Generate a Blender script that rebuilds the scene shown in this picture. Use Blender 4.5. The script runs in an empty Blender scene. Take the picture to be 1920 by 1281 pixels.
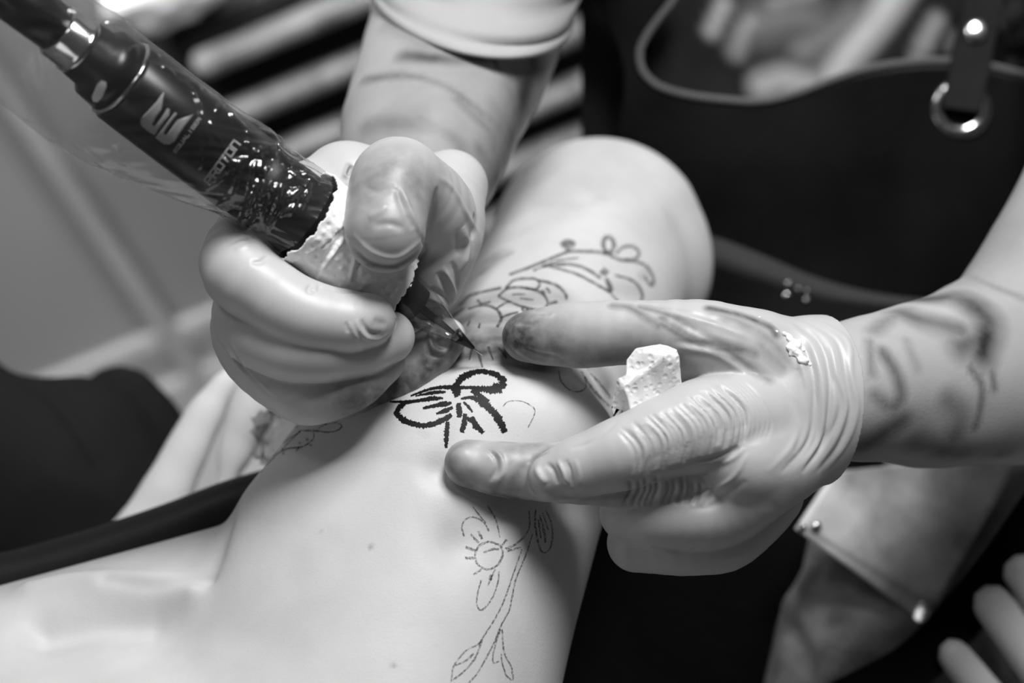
import bpy, bmesh, math, random
import numpy as np
from mathutils import Vector, Matrix, noise
from mathutils.bvhtree import BVHTree
from mathutils.geometry import delaunay_2d_cdt

random.seed(7); rng = np.random.default_rng(7)
scn = bpy.context.scene
COL = scn.collection

# ------------------------------------------------------------------ camera, world, light, exposure
FOC, SENS, D0 = 50.0, 36.0, 0.43
S = SENS / FOC * D0 / 1920.0                  # metres per pixel at the focus distance
PITCH, ROLL = math.radians(45), math.radians(22.5)
CAM = np.array([0.0, 0.0, 1.15])
r0 = np.array([1.0, 0, 0]); u0 = np.array([0, math.sin(PITCH), math.cos(PITCH)])
FWD = np.array([0, math.cos(PITCH), -math.sin(PITCH)])
RIGHT = math.cos(ROLL) * r0 - math.sin(ROLL) * u0
UP = math.sin(ROLL) * r0 + math.cos(ROLL) * u0
cam = bpy.data.cameras.new('camera'); camo = bpy.data.objects.new('camera', cam); COL.objects.link(camo)
camo.matrix_world = Matrix(((RIGHT[0], UP[0], -FWD[0], CAM[0]), (RIGHT[1], UP[1], -FWD[1], CAM[1]), (RIGHT[2], UP[2], -FWD[2], CAM[2]), (0, 0, 0, 1)))
cam.lens = FOC; cam.sensor_width = SENS; cam.clip_start = 0.02
cam.dof.use_dof = True; cam.dof.focus_distance = D0 + 0.001; cam.dof.aperture_fstop = 5.6
scn.camera = camo

scn.view_settings.view_transform = 'Standard'; scn.view_settings.look = 'None'
scn.view_settings.gamma = 1.0; scn.view_settings.use_curve_mapping = False
scn.view_settings.exposure = 0.0
world = bpy.data.worlds.new('world'); scn.world = world; world.use_nodes = True
world.node_tree.nodes['Background'].inputs[0].default_value = (1, 1, 1, 1)
world.node_tree.nodes['Background'].inputs[1].default_value = 0.035

def area(name, loc, target, size, power, size_y=None):
    l = bpy.data.lights.new(name, 'AREA'); l.energy = power; l.size = size
    if size_y: l.shape = 'RECTANGLE'; l.size_y = size_y
    o = bpy.data.objects.new(name, l); COL.objects.link(o); o.location = loc
    o.rotation_euler = (Vector(target) - Vector(loc)).to_track_quat('-Z', 'Y').to_euler()
    return o
LAMP = (0.62, 0.42, 1.98)
area('ceiling_lamp', LAMP, (0.0, 0.34, 0.85), 0.5, 23.5, 0.4)
area('window_light', (-1.7, -0.6, 1.7), (0.0, 0.4, 0.8), 0.7, 2.6, 0.9)  # added fill lamp, no window there; also gives the flap rivet its glint
area('room_lamp', (-0.3, 0.72, 2.2), (-0.1, 1.25, 0.2), 0.6, 4.2).data.spread = math.radians(50)  # added unseen lamp that brightens the back wall and chest

# ------------------------------------------------------------------ mapping: (u, v, w) -> world
# u, v are photograph pixels, w is height towards the camera over the focus plane in focus-plane pixels
def warp(V):                                   # V: (n,3) of (u, -v, w)
    V = np.asarray(V, float)
    d = D0 - V[:, 2] * S
    x = (V[:, 0] - 960.0) * S * d / D0
    y = (V[:, 1] + 640.5) * S * d / D0
    return CAM + x[:, None] * RIGHT + y[:, None] * UP + d[:, None] * FWD
def pt(u, v, w): return warp([(u, -v, w)])[0]
def ray(u, v):
    return FWD + (u - 960.0) * S / D0 * RIGHT + (640.5 - v) * S / D0 * UP
def on_plane(u, v, axis, val):
    r = ray(u, v); t = (val - CAM[axis]) / r[axis]
    return CAM + r * t

# ------------------------------------------------------------------ object helpers
def empty(name, label, cat, loc, group=None):
    o = bpy.data.objects.new(name, None); COL.objects.link(o); o.location = loc
    o.empty_display_size = 0.02
    o['label'] = label; o['category'] = cat
    if group: o['group'] = group
    return o
def link(name, V, F, mat, parent=None, smooth=True, world_space=False):
    """V in (u,-v,w) unless world_space; the mesh is stored relative to its thing's origin"""
    W = np.asarray(V, float) if world_space else warp(V)
    root = parent
    while root is not None and root.parent is not None: root = root.parent
    off = np.array(root.location) if root is not None else W.mean(0)
    me = bpy.data.meshes.new(name)
    if isinstance(F, np.ndarray):
        n, k = F.shape
        me.vertices.add(len(W)); me.vertices.foreach_set('co', (W - off).astype(np.float32).ravel())
        me.loops.add(n * k); me.loops.foreach_set('vertex_index', F.astype(np.int32).ravel())
        me.polygons.add(n); me.polygons.foreach_set('loop_start', np.arange(0, n * k, k, dtype=np.int32))
        me.update(calc_edges=True); me.validate()
    else:
        me.from_pydata((W - off).tolist(), [], F); me.update()
    me.polygons.foreach_set('use_smooth', [smooth] * len(me.polygons)); me.update()
    o = bpy.data.objects.new(name, me); COL.objects.link(o)
    if mat: me.materials.append(mat)
    if parent is not None: o.parent = parent
    else: o.location = off
    return o
def attr(o, name, vals):
    a = o.data.attributes.new(name, 'FLOAT', 'POINT'); a.data.foreach_set('value', np.asarray(vals, np.float32))

# ------------------------------------------------------------------ materials
def mat(name, base, rough=0.5, spec=0.5, metal=0.0, dark=None, light=None, bump=None, var=None, coat=0.0, bump2=None, dots=None):
    """grey procedural material. dark/light: (attribute, value) painted marks; bump/var: (noise scale, strength)"""
    m = bpy.data.materials.new(name); m.use_nodes = True
    nt = m.node_tree; N = nt.nodes; L = nt.links; b = N['Principled BSDF']
    b.inputs['Roughness'].default_value = rough; b.inputs['Specular IOR Level'].default_value = spec
    b.inputs['Metallic'].default_value = metal; b.inputs['Coat Weight'].default_value = coat
    tc = N.new('ShaderNodeTexCoord')
    rgb = N.new('ShaderNodeRGB'); rgb.outputs[0].default_value = (base, base, base, 1); col = rgb.outputs[0]
    def mix(fac, a, bv):
        x = N.new('ShaderNodeMix'); x.data_type = 'RGBA'; L.new(fac, x.inputs['Factor']); L.new(a, x.inputs['A'])
        if isinstance(bv, float): x.inputs['B'].default_value = (bv, bv, bv, 1)
        else: L.new(bv, x.inputs['B'])
        return x.outputs['Result']
    def ramp(src, lo, hi, v0=0.0, v1=1.0):
        x = N.new('ShaderNodeMapRange'); L.new(src, x.inputs['Value'])
        for k, v in (('From Min', lo), ('From Max', hi), ('To Min', v0), ('To Max', v1)): x.inputs[k].default_value = v
        return x.outputs['Result']
    def nz(scale, detail=4.0):
        x = N.new('ShaderNodeTexNoise'); x.inputs['Scale'].default_value = scale; x.inputs['Detail'].default_value = detail
        L.new(tc.outputs['Object'], x.inputs['Vector']); return x.outputs['Fac']
    def mul(a, c):
        x = N.new('ShaderNodeMath'); x.operation = 'MULTIPLY'; L.new(a, x.inputs[0])
        if isinstance(c, float): x.inputs[1].default_value = c
        else: L.new(c, x.inputs[1])
        return x.outputs[0]
    if var:
        col = mix(ramp(nz(var[0]), 0.35, 0.65), col, float(var[1]))
    for spec_ in (light, dark):
        if spec_:
            a = N.new('ShaderNodeAttribute'); a.attribute_name = spec_[0]
            f = a.outputs['Fac']
            if len(spec_) > 2: f = mul(f, ramp(nz(spec_[2], 6.0), 0.25, 0.62, 0.68, 1.12))
            cl = N.new('ShaderNodeClamp'); L.new(f, cl.inputs[0])
            col = mix(cl.outputs[0], col, float(spec_[1]))
    L.new(col, b.inputs['Base Color'])
    prev = None
    for bp in (bump, bump2):
        if bp:
            x = N.new('ShaderNodeBump'); x.inputs['Strength'].default_value = bp[1]; x.inputs['Distance'].default_value = bp[2] if len(bp) > 2 else 0.0003
            L.new(nz(bp[0]), x.inputs['Height'])
            if prev: L.new(prev, x.inputs['Normal'])
            prev = x.outputs[0]
    if dots:
        vo = N.new('ShaderNodeTexVoronoi'); vo.inputs['Scale'].default_value = dots[0]; vo.inputs['Randomness'].default_value = 0.55; L.new(tc.outputs['Object'], vo.inputs['Vector'])
        x = N.new('ShaderNodeBump'); x.inputs['Strength'].default_value = dots[1]; x.inputs['Distance'].default_value = 0.0006
        L.new(ramp(vo.outputs['Distance'], 0.12, 0.42), x.inputs['Height'])
        if prev: L.new(prev, x.inputs['Normal'])
        prev = x.outputs[0]
    if prev: L.new(prev, b.inputs['Normal'])
    return m

M = {}
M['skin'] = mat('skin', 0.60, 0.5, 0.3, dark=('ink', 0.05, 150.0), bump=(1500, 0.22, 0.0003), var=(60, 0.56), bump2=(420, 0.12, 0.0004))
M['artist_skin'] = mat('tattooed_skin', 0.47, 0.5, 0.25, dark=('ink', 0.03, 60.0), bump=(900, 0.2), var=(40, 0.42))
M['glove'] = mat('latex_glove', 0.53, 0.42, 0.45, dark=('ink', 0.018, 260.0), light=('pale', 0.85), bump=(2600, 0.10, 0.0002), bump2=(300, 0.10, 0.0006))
M['ink'] = None
M['black_plastic'] = mat('black_plastic', 0.006, 0.32, 0.4, bump=(1500, 0.05))
M['grip_rubber'] = mat('grip_rubber', 0.008, 0.45, 0.3)
M['chrome'] = mat('chrome', 0.72, 0.16, 0.5, metal=1.0, var=(200, 0.6))
M['steel'] = mat('needle_steel', 0.8, 0.2, 0.5, metal=1.0)
M['window'] = mat('display_window', 0.9, 0.2, 0.5)
M['print'] = mat('grey_print', 0.34, 0.5, 0.4)
M['wrap'] = mat('cohesive_wrap', 0.94, 0.8, 0.2, bump=(420, 0.35, 0.0006), bump2=(1800, 0.3, 0.0003))
M['tissue'] = mat('tissue_paper', 0.86, 0.9, 0.1, bump=(900, 0.3, 0.0004), dots=(420, 0.55))
M['cream'] = mat('ointment', 0.95, 0.35, 0.5)
M['leather'] = mat('black_leather', 0.0025, 0.6, 0.04, light=('edge', 0.11), bump=(220, 0.3, 0.0012), var=(14, 0.007))
M['couch'] = mat('black_vinyl', 0.012, 0.5, 0.25, bump=(90, 0.2, 0.001), var=(20, 0.011))
M['dark_cloth'] = mat('dark_cloth', 0.008, 0.85, 0.1, bump=(400, 0.4, 0.001), var=(20, 0.011))
M['shirt'] = mat('printed_shirt', 0.008, 0.8, 0.2, light=('print', 0.62), bump=(300, 0.3))
M['sleeve'] = mat('pale_sleeve', 0.44, 0.85, 0.2, bump=(250, 0.3), var=(30, 0.40))
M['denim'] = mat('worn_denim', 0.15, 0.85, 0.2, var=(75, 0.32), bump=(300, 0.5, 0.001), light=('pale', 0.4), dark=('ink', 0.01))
M['pocket'] = mat('shiny_pocket', 0.24, 0.3, 0.5, var=(24, 0.85), bump=(26, 0.5, 0.006), dark=('ink', 0.06))  # light and dark patches paint glossy reflections into the flap colour
M['wall'] = mat('grey_wall_paint', 0.32, 0.7, 0.3, bump=(80, 0.1), var=(3, 0.30))
M['skirting'] = mat('skirting_paint', 0.46, 0.5, 0.4, var=(6, 0.43))
M['trim'] = mat('trim_paint', 0.40, 0.5, 0.4, var=(6, 0.36))
M['floor'] = mat('grey_floor', 0.30, 0.6, 0.4, var=(5, 0.27), bump=(60, 0.1))
M['ceiling'] = mat('ceiling_paint', 0.6, 0.9, 0.2, var=(5, 0.56))
M['chest'] = mat('grey_steel_cabinet', 0.16, 0.45, 0.4, var=(9, 0.15))
M['drawer'] = mat('black_drawer', 0.006, 0.6, 0.25, var=(9, 0.005))
M['handle'] = mat('pale_aluminium', 0.13, 0.5, 0.4, var=(30, 0.3))
M['white'] = mat('white_cotton', 0.9, 0.9, 0.2, bump=(120, 0.4), var=(30, 0.82))
M['pale_bar'] = mat('pale_vinyl_bar', 0.50, 0.5, 0.4, var=(18, 0.40))

def ink_mat(name, cover, rough, scale, base=0.012):
    m = bpy.data.materials.new(name); m.use_nodes = True; nt = m.node_tree; N = nt.nodes; L = nt.links
    b = N['Principled BSDF']; b.inputs['Base Color'].default_value = (base, base, base, 1); b.inputs['Roughness'].default_value = rough; b.inputs['Specular IOR Level'].default_value = 0.2
    tc = N.new('ShaderNodeTexCoord'); n = N.new('ShaderNodeTexNoise'); n.inputs['Scale'].default_value = scale; n.inputs['Detail'].default_value = 3
    L.new(tc.outputs['Object'], n.inputs['Vector'])
    r = N.new('ShaderNodeMapRange'); L.new(n.outputs['Fac'], r.inputs['Value'])
    r.inputs['From Min'].default_value = 0.35; r.inputs['From Max'].default_value = 0.6
    r.inputs['To Min'].default_value = cover[0]; r.inputs['To Max'].default_value = cover[1]
    L.new(r.outputs[0], b.inputs['Alpha'])
    return m
M['wet_ink'] = ink_mat('wet_black_ink', (0.93, 1.0), 0.5, 900, 0.005)
M['stencil'] = ink_mat('stencil_ink', (0.08, 0.55), 0.6, 1300, 0.03)
M['healed'] = ink_mat('healed_ink', (0.3, 0.62), 0.6, 500, 0.03)

def film(name, base_t, gloss, rough, fac, haze, bscale=120, bstr=0.5):
    m = bpy.data.materials.new(name); m.use_nodes = True; nt = m.node_tree; N = nt.nodes; L = nt.links
    out = N['Material Output']; N.remove(N['Principled BSDF'])
    t = N.new('ShaderNodeBsdfTransparent'); t.inputs[0].default_value = (base_t,) * 3 + (1,)
    g = N.new('ShaderNodeBsdfGlossy'); g.inputs['Roughness'].default_value = rough; g.inputs[0].default_value = (gloss,) * 3 + (1,)
    lw = N.new('ShaderNodeLayerWeight'); lw.inputs['Blend'].default_value = 0.5
    tc = N.new('ShaderNodeTexCoord'); n = N.new('ShaderNodeTexNoise'); n.inputs['Scale'].default_value = bscale; n.inputs['Detail'].default_value = 3
    n.inputs['Distortion'].default_value = 1.5
    L.new(tc.outputs['Object'], n.inputs['Vector'])
    bp = N.new('ShaderNodeBump'); bp.inputs['Strength'].default_value = bstr; bp.inputs['Distance'].default_value = 0.002
    L.new(n.outputs['Fac'], bp.inputs['Height'])
    L.new(bp.outputs[0], g.inputs['Normal']); L.new(bp.outputs[0], lw.inputs['Normal'])
    pw = N.new('ShaderNodeMath'); pw.operation = 'POWER'; L.new(lw.outputs['Facing'], pw.inputs[0]); pw.inputs[1].default_value = 4.0
    ma = N.new('ShaderNodeMath'); ma.operation = 'MULTIPLY_ADD'; L.new(pw.outputs[0], ma.inputs[0]); ma.inputs[1].default_value = 0.55; ma.inputs[2].default_value = fac
    hz = N.new('ShaderNodeBsdfDiffuse'); hz.inputs[0].default_value = (0.8, 0.8, 0.8, 1)
    h = N.new('ShaderNodeMixShader'); h.inputs[0].default_value = haze; L.new(t.outputs[0], h.inputs[1]); L.new(hz.outputs[0], h.inputs[2])
    x = N.new('ShaderNodeMixShader'); L.new(ma.outputs[0], x.inputs[0]); L.new(h.outputs[0], x.inputs[1]); L.new(g.outputs[0], x.inputs[2])
    L.new(x.outputs[0], out.inputs[0])
    return m
M['film'] = film('clear_plastic_film', 0.92, 0.95, 0.15, 0.075, 0.014, 40, 0.10)
M['cartridge'] = film('smoky_clear_plastic', 0.74, 0.95, 0.10, 0.06, 0.02, 60, 0.05)

# ------------------------------------------------------------------ signed distance modelling
class Field: pass
def make_field(u0_, u1_, v0_, v1_, w0_, w1_, h):
    f = object.__new__(Field)
    f.h = h; f.o = np.array((u0_, -v1_, w0_), np.float32)
    f.n = tuple(int(math.ceil(x / h)) + 1 for x in (u1_ - u0_, v1_ - v0_, w1_ - w0_))
    f.d = np.full(f.n, 1e3, np.float32)
    f.ax = [f.o[i] + h * np.arange(f.n[i], dtype=np.float32) for i in range(3)]
    return f
def smin(a, b, k):
    if k <= 0: return np.minimum(a, b)
    hh = np.clip(0.5 + 0.5 * (b - a) / k, 0, 1)
    return b + (a - b) * hh - k * hh * (1 - hh)
def _blk(f, lo, hi):
    s = []
    for i in range(3):
        a = int(max(0, math.floor((lo[i] - f.o[i]) / f.h))); b = int(min(f.n[i], math.ceil((hi[i] - f.o[i]) / f.h) + 1))
        if b <= a: return None, None
        s.append(slice(a, b))
    X = f.ax[0][s[0]][:, None, None]; Y = f.ax[1][s[1]][None, :, None]; Z = f.ax[2][s[2]][None, None, :]
    return tuple(s), (X, Y, Z)
def cap(f, A, B, k=10.0, sub=False, more=0.0):
    """tapered capsule from A=(u,v,w,r) to B"""
    a = np.array((A[0], -A[1], A[2]), float); b = np.array((B[0], -B[1], B[2]), float); ra, rb = A[3], B[3]
    pad = abs(k) + 4 * f.h + 10 + more
    s, g = _blk(f, np.minimum(a - ra, b - rb) - pad, np.maximum(a + ra, b + rb) + pad)
    if s is None: return
    X, Y, Z = g; ab = b - a; L2 = float(ab @ ab) + 1e-9
    t = np.clip(((X - a[0]) * ab[0] + (Y - a[1]) * ab[1] + (Z - a[2]) * ab[2]) / L2, 0, 1)
    q = np.sqrt((X - a[0] - t * ab[0]) ** 2 + (Y - a[1] - t * ab[1]) ** 2 + (Z - a[2] - t * ab[2]) ** 2) - (ra + (rb - ra) * t)
    q = q.astype(np.float32)
    if sub: f.d[s] = -smin(-f.d[s], q, k)
    else: f.d[s] = smin(f.d[s], q, k)
def chain(f, pts, k=12.0, join=6.0):
    """a limb: capsules blended into each other in a field of their own, then joined to f"""
    g = object.__new__(Field); g.h, g.o, g.n, g.ax = f.h, f.o, f.n, f.ax; g.d = np.full(f.n, 1e3, np.float32)
    if len(pts) > 2:
        E = np.array(pts, float); E = np.vstack((2 * E[0] - E[1], E, 2 * E[-1] - E[-2])); out = []
        for i in range(1, len(E) - 2):
            for t in (0.0, 0.25, 0.5, 0.75):
                p0, p1, p2, p3 = E[i - 1:i + 3]; q = 0.5 * (2 * p1 + (p2 - p0) * t + (2 * p0 - 5 * p1 + 4 * p2 - p3) * t ** 2 + (3 * p1 - p0 - 3 * p2 + p3) * t ** 3)
                q[3] = p1[3] + (p2[3] - p1[3]) * (t * t * (3 - 2 * t)); out.append(q)
        pts = [tuple(q) for q in out] + [tuple(E[-2])]
    for A, B in zip(pts[:-1], pts[1:]): cap(g, A, B, min(k, 4.0), False, join * 1.3)
    f.d = smin(f.d, g.d, join)
def cut(f, c, n):
    """remove everything on the side of the plane that n points to"""
    c = np.array((c[0], -c[1], c[2])); n = np.array((n[0], -n[1], n[2])); n = n / np.linalg.norm(n)
    q = (f.ax[0][:, None, None] - c[0]) * n[0] + (f.ax[1][None, :, None] - c[1]) * n[1] + (f.ax[2][None, None, :] - c[2]) * n[2]
    f.d = np.maximum(f.d, q.astype(np.float32))
def nets(f, smooth=2):
    """surface nets"""
    d = f.d; ins = d < 0
    nx, ny, nz_ = d.shape
    c = np.zeros((nx - 1, ny - 1, nz_ - 1), np.int8)
    for i in (0, 1):
        for j in (0, 1):
            for k in (0, 1): c += ins[i:nx - 1 + i, j:ny - 1 + j, k:nz_ - 1 + k]
    act = (c > 0) & (c < 8); I, J, K = np.nonzero(act)
    idx = np.full(act.shape, -1, np.int64); idx[I, J, K] = np.arange(len(I))
    acc = np.zeros((len(I), 3)); cnt = np.zeros(len(I))
    cor = [(i, j, k) for i in (0, 1) for j in (0, 1) for k in (0, 1)]
    for a in range(8):
        for b in range(a + 1, 8):
            ca, cb = np.array(cor[a]), np.array(cor[b])
            if np.abs(ca - cb).sum() != 1: continue
            da = d[I + ca[0], J + ca[1], K + ca[2]].astype(float); db = d[I + cb[0], J + cb[1], K + cb[2]].astype(float)
            m = (da < 0) != (db < 0); t = np.where(m, da / np.where(m, da - db, 1), 0)
            acc += np.where(m[:, None], ca + t[:, None] * (cb - ca), 0); cnt += m
    V = f.o + f.h * (np.stack((I, J, K), 1) + acc / cnt[:, None])
    Q = []
    for axis in range(3):
        e = np.roll(ins, -1, axis); sl = [slice(1, -1)] * 3; sl[axis] = slice(0, -1)
        a_, b_ = ins[tuple(sl)], e[tuple(sl)]
        ch = np.stack(np.nonzero(a_ != b_), 1); off = np.array([1, 1, 1]); off[axis] = 0
        P = ch + off; flip = a_[tuple(ch.T)]
        o1, o2 = [(1, 2), (2, 0), (0, 1)][axis]
        u_ = np.zeros(3, int); v_ = np.zeros(3, int); u_[o1] = 1; v_[o2] = 1
        q = np.stack([idx[tuple((P - u_ - v_).T)], idx[tuple((P - v_).T)], idx[tuple(P.T)], idx[tuple((P - u_).T)]], 1)
        q[~flip] = q[~flip][:, ::-1]
        Q.append(q)
    F = np.concatenate(Q); F = F[(F >= 0).all(1)]
    for _ in range(smooth):
        for lam in (0.5, -0.52): V = V + lam * (lap(V, F) - V)
    return V, F
def lap(V, F):
    acc = np.zeros_like(V); cnt = np.zeros(len(V)); k = F.shape[1]
    for i in range(k):
        for j in (F[:, (i + 1) % k], F[:, (i - 1) % k]):
            for ax in range(3): acc[:, ax] += np.bincount(F[:, i], V[j, ax], len(V))
            cnt += np.bincount(F[:, i], minlength=len(V))
    return acc / np.maximum(cnt, 1)[:, None]
def vnormals(V, F):
    n = np.cross(V[F[:, 2]] - V[F[:, 0]], V[F[:, 3]] - V[F[:, 1]])
    out = np.zeros_like(V)
    for i in range(4):
        for ax in range(3): out[:, ax] += np.bincount(F[:, i], n[:, ax], len(V))
    return out / np.maximum(np.linalg.norm(out, axis=1), 1e-9)[:, None]

# ------------------------------------------------------------------ marks laid on a surface
def spline(P, step):
    """Catmull-Rom through the rows of P (any number of columns), resampled about every step pixels"""
    P = np.asarray(P, float)
    if len(P) == 1: return P
    E = np.vstack((2 * P[0] - P[1], P, 2 * P[-1] - P[-2])); out = []
    for i in range(1, len(E) - 2):
        n = max(2, int(np.linalg.norm(E[i + 1, :2] - E[i, :2]) / step)); t = (np.arange(n) / n)[:, None]
        p0, p1, p2, p3 = E[i - 1:i + 3]
        out.append(0.5 * (2 * p1 + (p2 - p0) * t + (2 * p0 - 5 * p1 + 4 * p2 - p3) * t ** 2 + (3 * p1 - p0 - 3 * p2 + p3) * t ** 3))
    out.append(P[-1:]); return np.vstack(out)
class Surf:
    def __init__(s, V, F):
        s.V, s.F = V, F; s.N = vnormals(V, F) if F.shape[1] == 4 else None
        s.bvh = BVHTree.FromPolygons(V.tolist(), F.tolist())
    def hit(s, u, v):
        p, n, i, d = s.bvh.ray_cast(Vector((u, -v, 3000.0)), Vector((0, 0, -1)))
        return p, n
    def proj(s, pts, step=4):
        q = []
        for r in spline(pts, step):
            p, n = s.hit(r[0], r[1])
            if p: q.append(tuple(p))
        return np.array(q)
    def near(s, P, R):
        lo, hi = P.min(0) - R, P.max(0) + R
        idx = np.nonzero(((s.V > lo) & (s.V < hi)).all(1))[0]
        if not len(idx): return idx, None, None
        best = np.full(len(idx), 1e9); arg = np.zeros(len(idx), int)
        for a in range(0, len(P), 40):
            dd = ((s.V0[idx][:, None] - P[None, a:a + 40]) ** 2).sum(2); m = dd.argmin(1); v = dd[np.arange(len(idx)), m]
            b = v < best; best[b] = v[b]; arg[b] = m[b] + a
        return idx, np.sqrt(best), arg / max(1, len(P) - 1)
    def press(s, strokes):
        """creases and ridges: (points, width, amount[, taper]); negative amount is a crease"""
        s.V0 = s.V.copy(); dsp = np.zeros(len(s.V))
        for st in strokes:
            P = s.proj(st[0], max(1.5, st[1] * 0.22))
            if len(P) == 0: continue
            idx, d, t = s.near(P, st[1] * 2.6)
            if d is None: continue
            tap = np.ones(len(t)) if (len(P) == 1 or st[1] >= 14) else np.clip(np.minimum(t, 1 - t) * 4, 0, 1) ** 0.7
            x = (d / st[1]) ** 2
            dsp[idx] += st[2] * tap * (np.exp(-x) - (0.35 * np.exp(-x / 3.0) if (len(st) > 4 and st[4]) else 0))
        s.V = s.V + s.N * dsp[:, None]
    def paint(s, strokes, soft=0.6):
        """painted marks: (points, width, strength) -> value per vertex"""
        s.V0 = s.V; a = np.zeros(len(s.V))
        for st in strokes:
            P = s.proj(st[0], max(2.0, st[1] * 0.3))
            if len(P) == 0: continue
            idx, d, t = s.near(P, st[1] * 2.0)
            if d is None: continue
            v = st[2] * np.clip((1 + soft - d / st[1]) / (2 * soft), 0, 1)
            a[idx] = np.maximum(a[idx], v) if st[2] > 0 else np.clip(a[idx] + v, 0, None)
        return a
    def refresh(s):
        s.N = vnormals(s.V, s.F); s.bvh = BVHTree.FromPolygons(s.V.tolist(), s.F.tolist())
def ribbons(surf, strokes, lift=0.9, step=3.0, rough=0.0, maxjump=12.0):
    """flat marks that follow the surface: strokes are lists of (u, v, width)"""
    V, F = [], []
    for st in strokes:
        R = spline([p if len(p) == 3 else (p[0], p[1], 3.0) for p in st], step)
        T = np.gradient(R[:, :2], axis=0); T /= np.maximum(np.linalg.norm(T, axis=1), 1e-6)[:, None]
        Nn = np.stack((-T[:, 1], T[:, 0]), 1); last = None
        for i, (u, v, w_) in enumerate(R):
            j1, j2 = (1 + rough * rng.normal(), 1 + rough * rng.normal())
            row = []
            for k in (-1, -0.33, 0.33, 1):
                wv = 0.5 * w_ * (abs(k) / 1) * (j1 if k < 0 else j2) * (1 if k > 0 else -1)
                p, n = surf.hit(u + Nn[i, 0] * wv, v + Nn[i, 1] * wv)
                if p is None: row = None; break
                row.append(tuple(p + n * lift if n.z > 0 else p - n * lift))
            if row is None: last = None; continue
            b = len(V); V += row
            if last is not None and max(abs(V[last + q][2] - V[b + q][2]) for q in range(4)) < maxjump and max(abs(row[q][2] - row[q + 1][2]) for q in range(3)) < maxjump:
                F += [(last + q, b + q, b + q + 1, last + q + 1) for q in range(3)]
            last = b
    return np.array(V), F
def decal(surf, polys, grid=6.0, lift=0.7):
    V, F = [], []
    for poly in polys:
        P = [Vector(p) for p in poly]; n = len(P); E = [(i, (i + 1) % n) for i in range(n)]
        lo = np.min(poly, 0); hi = np.max(poly, 0)
        for x in np.arange(lo[0], hi[0], grid):
            for y in np.arange(lo[1], hi[1], grid): P.append(Vector((x, y)))
        vs, es, fs, *_ = delaunay_2d_cdt(P, E, [list(range(n))], 1, 1e-4)
        b = len(V); ok = True
        for p in vs:
            q, nn = surf.hit(p.x, p.y)
            V.append(tuple(q + nn * lift) if q else (p.x, -p.y, 0))
        F += [tuple(b + i for i in f) for f in fs]
    return np.array(V), F

def lathe(A, dirv, prof, seg=40, shift=None):
    """profile of (distance, radius) turned about the axis from A along dirv, all in (u,-v,w)"""
    d = np.array(dirv, float); d /= np.linalg.norm(d)
    e1 = np.cross(d, (0, 0, 1.0)); e1 /= np.linalg.norm(e1); e2 = np.cross(d, e1)
    V, F = [], []
    for i, (t, r) in enumerate(prof):
        for k in range(seg):
            a = 2 * math.pi * k / seg
            V.append(A + d * t + (e1 * math.cos(a) + e2 * math.sin(a)) * r)
    for i in range(len(prof) - 1):
        for k in range(seg): F.append((i * seg + k, i * seg + (k + 1) % seg, (i + 1) * seg + (k + 1) % seg, (i + 1) * seg + k))
    F.append(tuple(range(seg))[::-1]); F.append(tuple((len(prof) - 1) * seg + k for k in range(seg)))
    return np.array(V), F
def tube(path, seg=14, flat=None):
    """path of (u, v, w, r) as a capped tube in (u,-v,w)"""
    R = spline([(p[0], p[1], p[2], p[3]) for p in path], 12); P = np.stack((R[:, 0], -R[:, 1], R[:, 2]), 1)
    T = np.gradient(P, axis=0); V, F = [], []
    for i in range(len(P)):
        t = T[i] / max(np.linalg.norm(T[i]), 1e-6); e1 = np.cross(t, (0.13, 0.21, 1)); e1 /= np.linalg.norm(e1); e2 = np.cross(t, e1)
        for k in range(seg):
            a = 2 * math.pi * k / seg; V.append(P[i] + R[i, 3] * (e1 * math.cos(a) + e2 * math.sin(a)))
    n = len(P)
    for i in range(n - 1):
        for k in range(seg): F.append((i * seg + k, i * seg + (k + 1) % seg, (i + 1) * seg + (k + 1) % seg, (i + 1) * seg + k))
    F.append(tuple(range(seg))); F.append(tuple((n - 1) * seg + k for k in range(seg))[::-1])
    return np.array(V), F
def box(lo, hi, bev=0.0):
    bm = bmesh.new(); bmesh.ops.create_cube(bm, size=1)
    for v in bm.verts: v.co = Vector([lo[i] + (v.co[i] + 0.5) * (hi[i] - lo[i]) for i in range(3)])
    if bev: bmesh.ops.bevel(bm, geom=bm.edges[:], offset=bev, segments=3, profile=0.5, affect='EDGES')
    V = np.array([v.co[:] for v in bm.verts]); bm.verts.ensure_lookup_table()
    F = [tuple(v.index for v in f.verts) for f in bm.faces]; bm.free(); return V, F

# ================================================================== the room
def struct(name, lo, hi, m, bev=0.0):
    V, F = box(lo, hi, bev); o = link(name, V, F, M[m], None, False, True); o['kind'] = 'structure'; return o
WALL_Y = 1.27
struct('floor', (-2.2, -1.2, -0.05), (2.2, WALL_Y, 0.0), 'floor')
struct('wall_back', (-2.2, WALL_Y, 0.0), (2.2, WALL_Y + 0.08, 2.7), 'wall')
struct('wall_left', (-2.28, -1.2, 0.0), (-2.2, WALL_Y + 0.08, 2.7), 'wall')
struct('wall_right', (2.2, -1.2, 0.0), (2.28, WALL_Y + 0.08, 2.7), 'wall')
struct('ceiling', (-2.2, -1.2, 2.7), (2.2, WALL_Y, 2.75), 'ceiling')

for i, (z0, z1, dp) in enumerate(((0.0, 0.052, 0.022), (0.052, 0.088, 0.010), (0.088, 0.125, 0.016))):
    struct('baseboard_back' if i == 0 else 'trim_%d' % i, (-2.2, WALL_Y - dp, z0 + 0.0005), (2.2, WALL_Y, z1 - 0.003), 'skirting', 0.004)
struct('trim_3', (-0.368, WALL_Y - 0.026, 0.0), (-0.346, WALL_Y, 1.3), 'trim', 0.006)

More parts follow.
